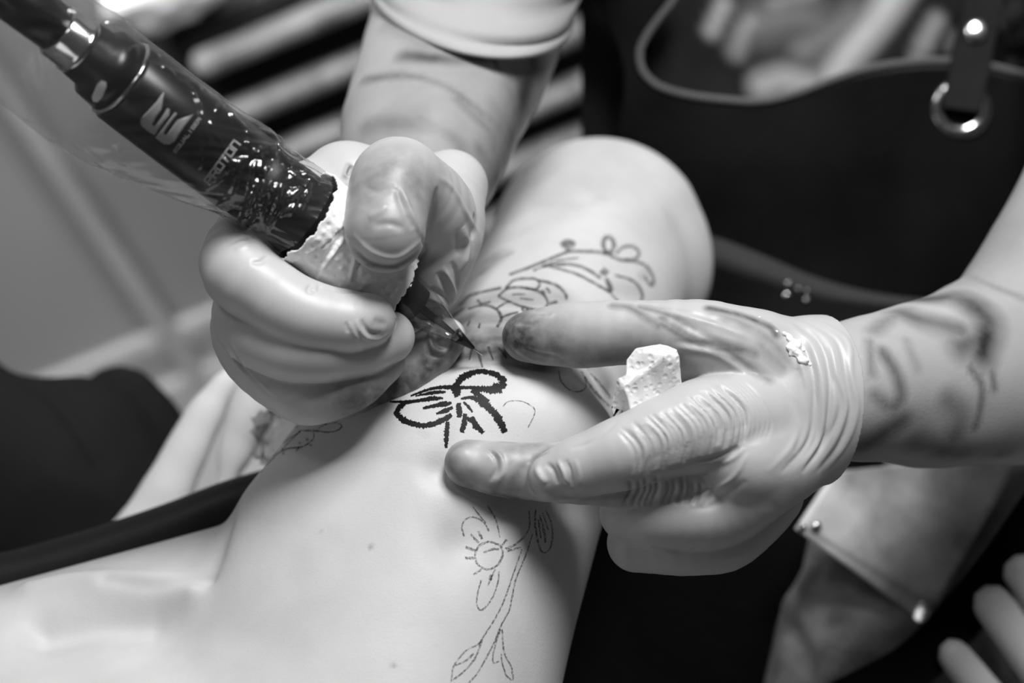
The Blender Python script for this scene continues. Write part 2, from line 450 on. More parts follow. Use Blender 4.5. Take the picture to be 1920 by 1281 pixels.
# the steel drawer chest
CY = 1.12
chest = empty('drawer_chest', 'grey steel drawer chest with black drawers standing against the wall', 'drawer chest', (0.02, CY + 0.09, 0.0))
V, F = box((-0.205, CY + 0.022, 0.0), (0.245, WALL_Y - 0.03, 0.56), 0.006); link('carcass', V, F, M['chest'], chest, False, True)
for k in range(8):
    z = 0.500 - 0.0587 * k
    V, F = box((-0.178, CY + 0.006, z - 0.030), (0.222, CY + 0.024, z + 0.024), 0.003)
    dr = link('drawer', V, F, M['drawer'], chest, False, True)
    V, F = box((-0.166, CY - 0.018, z - 0.010), (0.207, CY + 0.008, z + 0.010), 0.0085)
    link('handle', V, F, M['handle'], dr, True, True)

# ================================================================== the client
client = empty('person', 'bare-skinned person lying on a black couch with floral stencils on the raised arm', 'person', tuple(pt(300, 1500, -500)))
f = make_field(-330, 1400, 200, 1500, -1280, 300, 6.5)
chain(f, [(770, 948, -285, 262), (640, 1560, -110, 370)], 40, 0)
chain(f, [(662, 1080, -240, 256), (560, 1330, -190, 280)], 40, 60)
chain(f, [(868, 925, -285, 268), (655, 1600, -60, 300)], 40, 70)
chain(f, [(790, 856, -190, 122), (900, 806, -182, 124), (1000, 806, -172, 119), (1052, 830, -186, 104)], 20, 60)
chain(f, [(-420, 1545, -330, 320), (560, 1275, -360, 318)], 40, 40)
chain(f, [(-500, 1600, -120, 340), (100, 1590, -120, 345), (560, 1560, -120, 345)], 40, 70)
chain(f, [(945, 790, -290, 200), (1010, 690, -560, 205), (1124, 462, -1040, 197)], 60, 8)
cap(f, (1124, 462, -1040, 197), (1150, 500, -1040, 186), 30)
# the other hand, propped up behind the couch edge
chain(f, [(446, 695, -960, 16), (412, 735, -955, 26), (378, 790, -950, 36), (338, 870, -940, 42), (298, 950, -930, 50), (245, 1040, -920, 62)], 25, 6)
chain(f, [(506, 690, -900, 42), (474, 765, -895, 44), (445, 838, -890, 33), (430, 900, -880, 24), (410, 990, -880, 36)], 20, 4)
chain(f, [(300, 1060, -900, 80), (330, 1200, -800, 130), (380, 1350, -420, 150)], 40, 30)
V, F = nets(f); del f
cs = Surf(V, F)
cs.press([
    ([(90, 1176), (190, 1158), (280, 1160)], 58, -44), ([(60, 1106), (150, 1090), (270, 1092), (360, 1104)], 34, 16),
    ([(455, 900), (430, 980), (405, 1050), (390, 1085)], 26, -9), ([(390, 1088), (300, 1100), (200, 1092)], 16, -8),
    ([(862, 1020)], 60, -16), ([(822, 885)], 30, -12), ([(950, 940), (1060, 960)], 40, -8), ([(760, 830)], 90, 6),
    ([(830, 700), (870, 684), (930, 676), (1000, 688), (1060, 702)], 9, -7), ([(1150, 740), (1120, 700)], 30, -14),
    ([(1040, 340), (1130, 390), (1230, 400)], 45, 8), ([(980, 420), (1060, 390)], 40, -6)])
cs.refresh()
ink_shade = cs.paint([
    ([(905, 500), (935, 486), (958, 475)], 7, .55), ([(850, 590), (885, 530), (920, 490)], 34, .62), ([(840, 620), (870, 600)], 40, .66),  # shade of the elbow crook painted in along with the tattoo tone
    ([(880, 648), (950, 650), (1010, 668)], 40, .92), ([(850, 668), (920, 650)], 30, .92), ([(870, 622), (940, 622)], 34, .62), ([(880, 692), (960, 680)], 6, .25), ([(1120, 690), (1150, 760)], 26, .35),  # needle stain, plus painted shadow between thumb and tissue
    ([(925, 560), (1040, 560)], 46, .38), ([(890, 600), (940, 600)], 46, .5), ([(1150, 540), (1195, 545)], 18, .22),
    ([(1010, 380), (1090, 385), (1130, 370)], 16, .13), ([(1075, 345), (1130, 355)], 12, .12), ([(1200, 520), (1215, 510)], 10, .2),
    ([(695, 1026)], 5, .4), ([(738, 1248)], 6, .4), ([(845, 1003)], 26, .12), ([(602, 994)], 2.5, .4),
    ([(1060, 330), (1130, 310), (1220, 370)], 120, .10), ([(850, 790), (840, 830)], 10, .10), ([(790, 810), (800, 815)], 8, .10)])  # broad first stroke paints the elbow darker where the lamp is too bright
body = link('body', cs.V, cs.F, M['skin'], client); attr(body, 'ink', ink_shade)

bold = [
 [(851,733,12),(861,714,14),(876,704,12),(899,697,9),(922,700,10),(938,708,12),(948,717,10)], [(856,728,8),(878,727,6),(899,729,9),(920,731,16),(936,727,20),(946,717,13)],
 [(850,727,10),(856,745,7)], [(861,724,8),(860,742,6)],
 [(850,727,9),(823,727,6),(797,733,5),(770,743,3)], [(836,735,3),(820,736,7),(804,738,6),(779,743,2)],
 [(831,747,3),(815,747,9),(801,749,8),(772,753,6),(731,754,3)], [(847,756,5),(833,758,9),(815,761,7),(793,766,4)],
 [(776,753,5),(758,757,8),(746,770,10),(748,781,12),(768,793,10),(793,798.5,10),(819,793,10),(838,784,11),(847,778,6)],
 [(849,764,5),(834,771,8),(818,776,3)], [(860,756,7),(861,770,11),(861,783,8)], [(872,776,7),(870,795,9),(866,811,9)],
 [(884,782,8),(892,798,11),(906,812,9)], [(839,791,7),(837,817,9),(836,840,5)],
 [(864,748,3),(885,746,7),(903,755,12),(921,769,14),(936,788,14),(947,811,11)],
 [(885,731,9),(899,742,10),(917,753,5)], [(869,754,3),(878,763,5),(886,773,3)], [(874,784,9),(888,792,5)]]
V, F = ribbons(cs, bold, 0.8, 1.6, 0.2, 16); link('bow_tattoo', V, F, M['wet_ink'], client)['label'] = 'wet bold black bow outline being inked'
sten = {
 'circle_stencil': [[(943,762,2),(954,753,2),(979,753,2),(1001,766,2),(1001,780,2),(990,802,2)]],
 'side_flower_stencil': [[(597,804,3),(608,797,3),(629,793,3),(641,799,3),(633,807,3),(618,811,3),(589,808,4),(564,808,3)],
   [(564,808,3),(540,832,3),(528,845,3)], [(589,809,3),(587,824,3),(567,838,4),(535,843,4),(502,864,4)], [(564,809,3),(527,835,3),(487,879,3)],
   [(577,822,6),(576,827,6)], [(563,829,5),(562,834,5)], [(560,838,5),(556,848,4)], [(533,845,4),(531,853,4)], [(583,833,5),(583,837,5)], [(515,857,3),(500,872,3),(490,886,3)], [(560,800,3),(530,812,3),(512,832,3)]],
 'right_petal_stencil': [[(1047,694,3),(1052,715,3),(1067,731,3),(1085,735,3),(1098,726,3),(1096,707,3)], [(1089,696,3),(1114,733,5),(1143,762,4)], [(1107,700,3),(1132,728,5),(1145,747,5)]],
 'lower_flower_stencil': [[(917,1015,4),(938,1024,4),(942,1042,4),(932,1060,4),(914,1068,4),(897,1060,4),(891,1042,4),(898,1024,4),(917,1015,4)],
   [(870,1006,3),(866,988,3),(873,974,3),(889,970,3),(906,979,3),(917,996,3)], [(886,950,2),(900,968,3),(911,981,3)], [(914,948,3),(928,972,3),(934,992,3),(937,1008,3)],
   [(928,1068,3),(914,1099,3)], [(902,1088,3),(895,1115,3),(894,1135,3),(904,1144,3),(923,1121,3),(933,1093,3),(936,1071,3)],
   [(898,1018,5),(882,1002,4)], [(904,1011,5),(897,996,5)], [(892,1033,5),(873,1026,5)], [(891,1046,5),(872,1047,5)], [(907,1037,4),(922,1030,5),(936,1030,4)], [(902,1068,4),(888,1078,4)], [(921,1078,5),(919,1088,6)], [(941,1022,4),(950,1012,4)]],
 'stem_stencil': [[(992,958,3),(991,993,3),(970,1018,4),(948,1030,5)], [(998,1002,3),(986,1040,3),(967,1087,3),(958,1130,3),(954,1146,3),(939,1174,3),(923,1212,3),(895,1262,3),(876,1283,3)],
   [(978,1030,3),(961,1080,3),(939,1140,3),(905,1196,3),(895,1209,3),(873,1221,3),(851,1249,3),(846,1279,3)], [(951,1034,4),(976,1026,3)], [(904,1199,4),(892,1231,4),(873,1256,3),(848,1276,3)], [(853,1248,3),(872,1240,3),(888,1226,4)]],
 'leaf_stencil': [[(1004,955,3),(1003,983,4),(1008,1014,4),(1017,1036,3),(1030,1030,3),(1036,1008,4),(1033,980,3),(1023,957,3)], [(1012,965,3),(1020,1000,5),(1022,1018,4)], [(1017,962,3),(1028,995,3)], [(1009,975,4),(1014,1010,3)]],
 'leaf_stencil.001': [[(941,1180,3),(945,1224,3),(958,1250,3),(961,1274,3),(950,1268,3),(942,1246,3),(939,1226,3)], [(938,1180,3),(927,1215,3),(924,1242,3),(936,1240,3)]]}
for nm, st in sten.items():
    V, F = ribbons(cs, st, 0.6, 2.0, 0.2, 18)
    link(nm, V, F, M['stencil'], client)
vine = [
 [(955,516,5),(1005,497,6),(1042,482,6),(1067,473,6),(1105,472,6),(1135,476,6),(1160,487,6),(1185,490,6)], [(1000,508,4),(1045,490,4),(1085,484,4)],
 [(1052,462,12),(1064,456,14),(1078,460,13)], [(1060,468,8),(1072,470,8)],
 [(1132,466,8),(1131,452,8),(1141,444,8),(1151,456,8),(1148,470,9),(1138,474,9),(1131,464,6)], [(1155,477,5),(1166,465,6),(1184,462,6),(1198,474,6),(1190,486,6),(1170,487,5)],
 [(1185,490,5),(1210,498,6),(1224,520,6),(1221,536,6),(1207,518,4)], [(1017,500,5),(1067,496,6),(1100,505,6),(1126,522,6)], [(1030,500,4),(1080,514,5),(1120,535,5),(1146,550,6)],
 [(1128,506,14),(1138,515,14)], [(1136,522,8),(1144,540,10),(1146,548,8)], [(1152,516,4),(1188,528,5),(1204,552,5),(1200,566,4)], [(1146,552,5),(1160,566,4)]]
V, F = ribbons(cs, vine, 0.8, 3.0, 0.06, 22); link('vine_tattoo', V, F, M['healed'], client)
flower = [
 [(934,556,4),(954,541,5),(987,541,5),(1015,550,5),(1027,568,5),(1016,581,5),(985,577,5),(955,566,5),(934,556,4)], [(948,542,6),(965,526,5),(1000,523,5),(1012,532,5),(1004,543,5),(985,540,4)],
 [(1010,526,5),(1042,535,6),(1060,552,6),(1062,562,5)], [(878,580,4),(905,573,5),(930,580,6),(940,597,6),(932,614,5)], [(895,562,5),(903,570,5),(920,566,4)], [(930,580,4),(945,570,4),(955,566,4)], [(938,597,4),(955,590,4),(972,586,4)],
 [(960,553,3),(985,552,3)], [(975,560,3),(1000,563,3)], [(1015,545,5),(1022,552,6)], [(1024,540,5),(1032,550,5)], [(1030,570,6),(1045,566,6)], [(978,578,6),(984,586,6),(990,580,6)], [(900,606,4),(898,616,4)], [(882,602,4),(876,612,4)],
 [(897,660,6),(905,690,3)], [(915,650,5),(925,675,3)], [(885,655,5),(880,676,3)], [(935,652,4),(950,672,3)], [(860,575,4),(880,556,5),(905,548,5),(940,540,5)], [(840,600,4),(870,578,4)]]
V, F = ribbons(cs, flower, 0.8, 2.5, 0.08, 18); link('flower_tattoo', V, F, M['healed'], client)

# ================================================================== the artist
artist = empty('person', 'tattoo artist in a black leather apron with tattooed forearms and pale gloves', 'person', tuple(pt(1500, 500, -1300)))
f = make_field(560, 2400, -520, 1010, -1960, 60, 11.0)
chain(f, [(768, 415, -345, 104), (800, 250, -520, 163), (872, 60, -790, 180), (905, -150, -960, 182), (1150, -420, -1500, 200)], 40, 0)
chain(f, [(1540, 747, -112, 116), (1640, 728, -190, 138), (1760, 718, -300, 160), (1905, 690, -430, 172)], 40, 30)
chain(f, [(1905, 690, -430, 172), (2095, 330, -640, 165), (2180, -60, -1050, 180), (1900, -380, -1550, 200)], 40, 40)
chain(f, [(1150, -420, -1500, 200), (1900, -380, -1550, 200), (1600, 150, -1720, 220)], 60, 60)
V, F = nets(f); del f
ar = Surf(V, F)
ar.press([([(1720, 560), (1800, 545), (1870, 580)], 50, 10), ([(1700, 800), (1850, 780)], 60, -6)]); ar.refresh()
ink_shade = ar.paint([
    ([(760, 104), (850, 112), (900, 106)], 22, 0.80), ([(740, 35), (800, 82), (900, 110)], 30, 0.43), ([(925, 112), (932, 125)], 9, 0.87),  # dark band under the hem paints the sleeve's cast shadow
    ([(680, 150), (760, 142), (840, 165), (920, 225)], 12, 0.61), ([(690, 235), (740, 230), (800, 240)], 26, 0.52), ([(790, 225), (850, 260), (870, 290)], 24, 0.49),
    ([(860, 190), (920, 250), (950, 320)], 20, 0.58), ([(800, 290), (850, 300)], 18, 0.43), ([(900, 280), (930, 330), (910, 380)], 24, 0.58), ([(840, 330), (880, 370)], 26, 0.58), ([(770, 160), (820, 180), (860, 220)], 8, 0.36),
    ([(1000, 120), (985, 170), (965, 240), (935, 320)], 60, 0.88), ([(930, 120), (930, 200), (900, 280)], 40, 0.35), ([(840, 300), (800, 330)], 60, 0.3), ([(860, 120), (820, 200), (770, 290)], 130, 0.36), ([(980, 150), (930, 270)], 70, 0.6), ([(1900, 430), (1860, 500)], 110, 0.25),  # besides tattoos, wide washes paint shade on forearm and upper arm
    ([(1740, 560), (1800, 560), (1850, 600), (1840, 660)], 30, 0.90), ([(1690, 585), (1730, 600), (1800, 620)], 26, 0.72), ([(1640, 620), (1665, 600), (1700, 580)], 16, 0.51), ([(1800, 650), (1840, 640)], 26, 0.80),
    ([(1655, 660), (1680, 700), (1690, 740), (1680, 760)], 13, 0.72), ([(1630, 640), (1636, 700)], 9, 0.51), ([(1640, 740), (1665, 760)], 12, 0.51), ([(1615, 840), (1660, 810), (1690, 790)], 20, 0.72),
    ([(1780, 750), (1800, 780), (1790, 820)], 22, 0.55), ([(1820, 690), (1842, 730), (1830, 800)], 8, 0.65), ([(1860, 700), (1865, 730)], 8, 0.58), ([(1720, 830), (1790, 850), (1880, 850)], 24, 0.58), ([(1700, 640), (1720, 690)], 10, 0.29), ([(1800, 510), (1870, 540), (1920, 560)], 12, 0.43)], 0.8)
o = link('body', ar.V, ar.F, M['artist_skin'], artist); attr(o, 'ink', ink_shade)

# glove on the hand that holds the machine
f = make_field(330, 960, 230, 830, -480, 260, 3.0)
chain(f, [(650, 352, -190, 82), (600, 425, -250, 85), (560, 500, -270, 85), (520, 590, -240, 80)], 40, 0)            # knuckles
chain(f, [(650, 360, -190, 82), (790, 400, -250, 110), (762, 425, -335, 116)], 40, 40)
chain(f, [(560, 520, -260, 85), (790, 440, -240, 105)], 40, 40)
chain(f, [(770, 420, -320, 118), (800, 250, -505, 168)], 20, 20)                                                      # cuff
cut(f, (775, 405, -372), (0.14, -0.68, -0.72))
cap(f, (762, 430, -320, 106), (800, 200, -560, 170), 2, True)
chain(f, [(640, 360, -180, 80), (520, 405, -130, 74), (446, 494, 50, 73), (505, 552, 88, 67), (568, 588, 95, 66), (640, 602, 88, 60), (692, 600, 78, 50)], 10, 8)    # index
chain(f, [(560, 470, -250, 80), (478, 560, -60, 70), (470, 610, 16, 66), (530, 645, 52, 66), (590, 652, 56, 66), (660, 650, 34, 60), (728, 632, 6, 50)], 10, 4)      # middle
chain(f, [(540, 560, -240, 80), (470, 600, -110, 72), (480, 665, -56, 64), (562, 726, -16, 66), (600, 727, -8, 66), (655, 712, -10, 60), (712, 676, -42, 48)], 10, 3)   # ring
chain(f, [(530, 600, -240, 78), (560, 700, -180, 62), (620, 738, -140, 56), (740, 712, -128, 53), (800, 668, -132, 47), (836, 634, -128, 39)], 10, 3)                       # little finger
chain(f, [(845, 350, -230, 70), (812, 440, -120, 92), (792, 520, -130, 78)], 30, 14)                                   # heel of the thumb
chain(f, [(800, 400, -70, 92), (765, 345, 40, 74), (738, 342, 68, 80), (722, 420, 118, 76), (724, 440, 116, 72)], 16, 8)                                              # thumb
V, F = nets(f); del f
rs = Surf(V, F)
rs.press([
    # nail and folds of the index tip
    ([(668, 598), (674, 618), (688, 634), (710, 636), (732, 624)], 4, 3.2), ([(678, 598), (684, 614), (696, 626), (716, 626)], 5, -3.5), ([(700, 600), (712, 606), (726, 606)], 8, -2.5), ([(738, 584), (743, 606), (735, 626)], 4, 2.5), ([(655, 604), (662, 622), (674, 640)], 3.5, 2), ([(648, 604), (654, 624)], 3.5, -2),
    ([(585, 532), (578, 545), (590, 548)], 4, -4), ([(600, 532), (598, 548)], 4, -4), ([(505, 480), (485, 492), (470, 490)], 5, -3), ([(420, 462), (450, 448), (480, 446)], 5, -3.5), ([(440, 470), (470, 458)], 4, 2),
    ([(600, 540), (640, 545), (690, 548)], 8, -3),
    ([(420, 640), (450, 685), (500, 730)], 7, -3), ([(412, 620), (436, 672), (480, 722)], 5, 3), ([(400, 600), (420, 650)], 6, -3), ([(430, 640), (470, 700), (520, 745)], 4, 2.5),
    # thumb: nail edge, tendon folds
    ([(655, 455), (690, 492), (740, 500), (785, 472)], 8, -6), ([(660, 440), (700, 474), (745, 482), (790, 452)], 6, 4), ([(752, 352), (768, 392), (788, 440)], 5, 5), ([(742, 352), (756, 392), (774, 430)], 6, -4),
    ([(790, 440), (796, 470), (780, 490)], 5, -4), ([(690, 410), (712, 396), (726, 380)], 8, 3), ([(700, 425), (730, 420), (760, 430)], 7, -3), ([(660, 310), (652, 330)], 4, -4), ([(680, 350), (710, 360), (740, 350)], 8, -2.5),
    ([(820, 350), (812, 400), (800, 440)], 7, -5), ([(818, 330), (848, 352), (880, 410), (900, 440)], 7, 3),
    # palm folds beside the cartridge
    ([(806, 540), (836, 560), (850, 580)], 5, -6), ([(820, 510), (836, 540), (848, 566)], 5, -6), ([(830, 500), (846, 530), (854, 556)], 4, 5), ([(846, 490), (856, 520), (858, 548)], 5, -4), ([(804, 556), (830, 572), (846, 590)], 5, 5), ([(800, 575), (828, 584)], 5, -5),
    ([(868, 425), (876, 470), (866, 510)], 8, 6), ([(890, 400), (884, 450)], 7, -5), ([(854, 430), (858, 480)], 6, -3),
    # little finger nail
    ([(812, 608), (806, 630), (812, 652), (834, 660), (850, 648)], 5, 5), ([(822, 612), (816, 632), (824, 648), (840, 648)], 6, -5), ([(800, 640), (806, 664), (830, 672)], 4, -4), ([(796, 690), (815, 690)], 5, 3),
    ([(690, 730), (720, 735)], 6, -2), ([(760, 715), (770, 735)], 4, -2)])
rs.refresh()
ink_shade = rs.paint([
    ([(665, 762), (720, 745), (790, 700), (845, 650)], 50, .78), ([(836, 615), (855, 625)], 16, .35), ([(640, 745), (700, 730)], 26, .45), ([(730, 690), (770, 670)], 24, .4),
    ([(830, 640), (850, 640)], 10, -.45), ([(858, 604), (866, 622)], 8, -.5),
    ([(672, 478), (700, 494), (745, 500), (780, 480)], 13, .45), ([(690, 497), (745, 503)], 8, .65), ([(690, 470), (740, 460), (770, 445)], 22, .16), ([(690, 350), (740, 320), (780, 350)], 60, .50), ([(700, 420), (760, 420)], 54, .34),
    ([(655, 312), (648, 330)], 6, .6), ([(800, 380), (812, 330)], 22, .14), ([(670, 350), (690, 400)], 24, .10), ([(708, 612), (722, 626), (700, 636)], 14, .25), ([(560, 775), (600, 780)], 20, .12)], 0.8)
pale = rs.paint([([(855, 604), (865, 615)], 8, .4), ([(752, 352), (768, 392)], 4, .25), ([(806, 636), (812, 654), (834, 661)], 4, .4)])
glove_r = link('glove', rs.V, rs.F, M['glove'], artist); attr(glove_r, 'ink', ink_shade); attr(glove_r, 'pale', pale)
glove_r['label'] = 'pale latex glove gripping the tattoo machine'

# glove on the hand that stretches the skin
f = make_field(800, 1680, 530, 1110, -330, 190, 3.2)
chain(f, [(1330, 648, -20, 78), (1440, 690, -60, 96), (1530, 747, -105, 134)], 40, 0)
chain(f, [(1400, 790, -10, 104), (1450, 780, -60, 120), (1530, 747, -105, 138)], 40, 50)
chain(f, [(1405, 866, 30, 92), (1450, 850, -15, 104), (1530, 750, -110, 134)], 40, 40)
chain(f, [(1290, 670, -110, 70), (1400, 760, -90, 90)], 30, 30)
chain(f, [(1500, 747, -85, 138), (1560, 746, -125, 150), (1660, 742, -190, 158)], 20, 20)
cut(f, (1543, 748, -112), (0.83, 0.02, -0.5))
cap(f, (1530, 747, -105, 132), (1700, 742, -215, 150), 2, True)
chain(f, [(988, 632, -100, 47), (1035, 630, -88, 55), (1095, 628, -66, 62), (1200, 624, -36, 60), (1335, 642, -5, 76), (1440, 685, -50, 96)], 14, 16)      # thumb
chain(f, [(878, 869, 8, 45), (960, 882, 14, 52), (1090, 888, 12, 58), (1245, 896, 0, 60), (1390, 880, -30, 88)], 12, 4)                                 # middle
chain(f, [(1035, 893, 62, 47), (1100, 872, 74, 60), (1180, 846, 84, 70), (1260, 816, 76, 78), (1330, 798, 52, 92), (1410, 790, 0, 104)], 14, 6)             # index
chain(f, [(1425, 894, 8, 82), (1345, 955, -4, 74), (1250, 966, -10, 66), (1180, 962, -34, 56)], 14, 8)                                               # ring
chain(f, [(1425, 920, -90, 84), (1368, 996, -66, 70), (1300, 1015, -52, 64), (1194, 1018, -80, 56)], 14, 4)                                             # little finger
V, F = nets(f); del f
ls = Surf(V, F)
def lerp(a, b, t): return (a[0] + (b[0] - a[0]) * t, a[1] + (b[1] - a[1]) * t)
rings = []
for k in range(24):
    t = 0.22 + 0.78 * (k / 23.0) + 0.008 * rng.normal()
    up = lerp((1085, 816), (1330, 706), t); dn = lerp((1120, 930), (1392, 838), t)
    md = (0.5 * (up[0] + dn[0]) + 24 + 10 * t, 0.5 * (up[1] + dn[1]) - 4)
    a0, a1 = 0.12 + 0.3 * rng.random() * (1 - t), 0.97
    p = spline([up, md, dn], 6); p = p[int(a0 * len(p)):int(a1 * len(p))]
    amp = (2.4 + 4.6 * t) * (0.6 + 0.7 * rng.random())
    rings.append((p[::3], 3.2 + 1.2 * rng.random(), -amp))
for k in range(12):
    x = 1175 + 13 * k + 3 * rng.normal()
    rings.append(([(x + 8, 890 + rng.integers(0, 14)), (x + 10, 920), (x - 4, 948)], 4.0, -4.2 - 2.0 * rng.random()))
for k in range(7):                                   # folds round the base of the index
    o_ = 9 * k
    rings.append(([(1325 + o_ * .7, 708 - o_ * .35), (1372 + o_ * .9, 742), (1392 + o_, 790), (1388 + o_ * .8, 835)], 3.6, -4.0 + 0.35 * k))
for k, (c, a) in enumerate(((1508, 3), (1520, -6), (1532, -3), (1544, 3), (1559, -8), (1570, -3), (1578, 2), (1588, -4), (1606, 3))):   # cuff gathers
    rings.append(([(c - 70 + 8 * rng.normal(), 603), (c - 22 + 5 * rng.normal(), 640), (c - 2 + 4 * rng.normal(), 700), (c + 2 + 4 * rng.normal(), 765), (c - 16 + 6 * rng.normal(), 830), (c - 60 + 8 * rng.normal(), 888)], 5.0 + 2.5 * rng.random(), a))
ls.press(rings + [
    ([(1070, 842), (1110, 828), (1160, 790)], 5, -2), ([(892, 836), (922, 848), (932, 876), (918, 904)], 4.5, -4), ([(902, 838), (936, 854), (943, 884), (930, 910)], 4.5, 3.5), ([(868, 852), (884, 872)], 16, 3.5),
    ([(990, 872), (1006, 858), (1030, 848)], 5, -3), ([(1004, 874), (1012, 892), (1024, 908)], 7, 4), ([(1024, 868), (1038, 884), (1046, 908)], 5, -4), ([(1044, 862), (1056, 884), (1064, 910)], 4, 4), ([(1060, 862), (1070, 886), (1072, 912)], 4, -3), ([(1078, 860), (1086, 890), (1084, 918)], 4, 2),
    ([(960, 600), (990, 608), (1010, 602)], 6, -4), ([(966, 590), (1000, 592), (1030, 586)], 5, 3), ([(955, 655), (990, 672), (1030, 680)], 5, 4), ([(975, 650), (1010, 662), (1050, 668)], 5, -3),
    ([(1160, 575), (1250, 590), (1340, 640), (1400, 680)], 9, -3), ([(1220, 580), (1320, 600), (1420, 640)], 8, 3), ([(1260, 640), (1340, 652), (1420, 700)], 6, -3), ([(1270, 650), (1345, 668), (1420, 716)], 5, 3), ([(1200, 572), (1300, 590), (1400, 620)], 6, -3),
    ([(1305, 866), (1345, 858), (1385, 838)], 6, -4), ([(1350, 872), (1380, 856), (1396, 838)], 5, 3), ([(1300, 935), (1370, 900), (1402, 850)], 5, 3),
    ([(1120, 990), (1200, 1022), (1280, 1034), (1312, 1028)], 6, -5), ([(1290, 955), (1340, 945), (1400, 900)], 7, -3),
    ([(1500, 690), (1510, 760), (1490, 850)], 8, -4)])
ls.refresh()
ink_shade = ls.paint([
    ([(960, 620), (980, 640)], 50, .95), ([(950, 610), (990, 590)], 18, .55), ([(985, 640), (1040, 650)], 50, .6), ([(1040, 645), (1090, 655)], 46, .42), ([(990, 664), (1080, 680), (1180, 668)], 26, .62), ([(1120, 655), (1180, 650)], 30, .3), ([(1100, 600), (1190, 660)], 30, .12), ([(1180, 640), (1240, 660)], 34, .35), ([(980, 590), (1030, 590)], 9, .5), ([(1250, 660), (1300, 690)], 22, .4),
    ([(1150, 573), (1185, 580), (1235, 610)], 9, .55), ([(1200, 576), (1250, 590), (1300, 618)], 7, .5), ([(1330, 578), (1390, 592), (1440, 612), (1455, 628)], 9, .75), ([(1340, 585), (1420, 620), (1460, 655), (1490, 690)], 14, .38), ([(1240, 596), (1300, 632), (1370, 650), (1415, 662)], 9, .55), ([(1240, 608), (1320, 650), (1400, 656)], 6, .6),
    ([(1275, 665), (1340, 664), (1390, 680), (1440, 712)], 10, .42), ([(1430, 650), (1470, 690)], 12, .35), ([(1270, 672), (1350, 690)], 22, .2), ([(1290, 615), (1340, 600)], 14, .18),
    ([(840, 860), (855, 895), (880, 910)], 20, .6), ([(845, 845), (900, 820), (960, 830)], 18, .42), ([(870, 870), (900, 880)], 30, .22), ([(940, 850), (1000, 835)], 34, .42), ([(930, 925), (1000, 942), (1060, 950)], 24, .75), ([(960, 900), (985, 870), (1030, 840)], 14, .55), ([(1000, 920), (1080, 935), (1180, 930)], 18, .42), ([(1090, 938), (1180, 945)], 22, .3), ([(1040, 905), (1060, 910)], 18, .2), ([(1180, 905), (1320, 890)], 12, .2)], 0.85)
pale = ls.paint([([(915, 905), (938, 890), (948, 865)], 6, .5), ([(1010, 885), (1030, 900)], 9, .35), ([(1054, 880), (1058, 905)], 6, .4), ([(1000, 586), (1035, 592)], 6, .4), ([(1000, 600), (1010, 590)], 5, .5)])
glove_l = link('glove', ls.V, ls.F, M['glove'], artist); attr(glove_l, 'ink', ink_shade); attr(glove_l, 'pale', pale)
glove_l['label'] = 'ink-smeared pale latex glove pressing on the skin'
# ointment on the back of it
pts = [ls.hit(u, v)[0] for u, v in ((1478, 634), (1486, 640), (1490, 650), (1488, 660), (1496, 666), (1502, 676), (1516, 684))]
oz = np.mean([p.z for p in pts])
f = make_field(1400, 1540, 580, 700, oz - 60, oz + 60, 2.0)
for (u, v, r) in ((1478, 634, 5), (1486, 640, 8), (1493, 648, 10), (1488, 656, 9), (1484, 664, 5), (1498, 664, 9), (1502, 674, 7), (1510, 680, 5), (1518, 684, 3), (1505, 656, 5), (1470, 626, 4), (1457, 622, 3), (1424, 595, 3), (1500, 640, 4)):
    p, n_ = ls.hit(u, v)
    if p: cap(f, (u, v, p.z, r), (u + 5 * rng.normal(), v + 4 * rng.normal(), p.z + 1, r * .7), 5)
V, F = nets(f); os_ = Surf(V, F)
os_.V = os_.V + os_.N * np.array([2.2 * noise.noise(Vector(q) * .12) + 1.2 * noise.noise(Vector(q) * .3) for q in os_.V])[:, None]
link('ointment_smear', os_.V, os_.F, M['cream'], glove_l)['label'] = 'white dab of ointment'

# pale shirt sleeve on the far arm
V, F = [], []
path = [(1010, -340, -1220, 230), (935, -170, -1000, 215), (905, -85, -905, 207), (902, -72, -893, 199), (898, -55, -876, 206), (892, -30, -850, 198), (890, -14, -832, 198), (887, -6, -824, 191), (886, 0, -820, 197), (884, 10, -812, 199), (883, 20, -806, 196), (883, 22, -804, 187), (886, -10, -830, 184)]
e1 = np.array((0.96, -0.20, 0.0)); e2 = np.array((-0.06, -0.42, 1.85))
for i, (u, v, w, r) in enumerate(path):
    for k in range(64):
        a = 2 * math.pi * k / 64; rr = r * (1 + 0.01 * math.sin(3 * a + i)) + 2.0 * math.sin(7 * a + 0.8 * i) * (i < 4)
        V.append(np.array((u, -v, w)) + rr * (e1 * math.cos(a) + e2 * math.sin(a)))
for i in range(len(path) - 1):
    for k in range(64): F.append((i * 64 + k, i * 64 + (k + 1) % 64, (i + 1) * 64 + (k + 1) % 64, (i + 1) * 64 + k))
link('sleeve', np.array(V), F, M['sleeve'], artist)['label'] = 'pale shirt sleeve with a rolled hem'

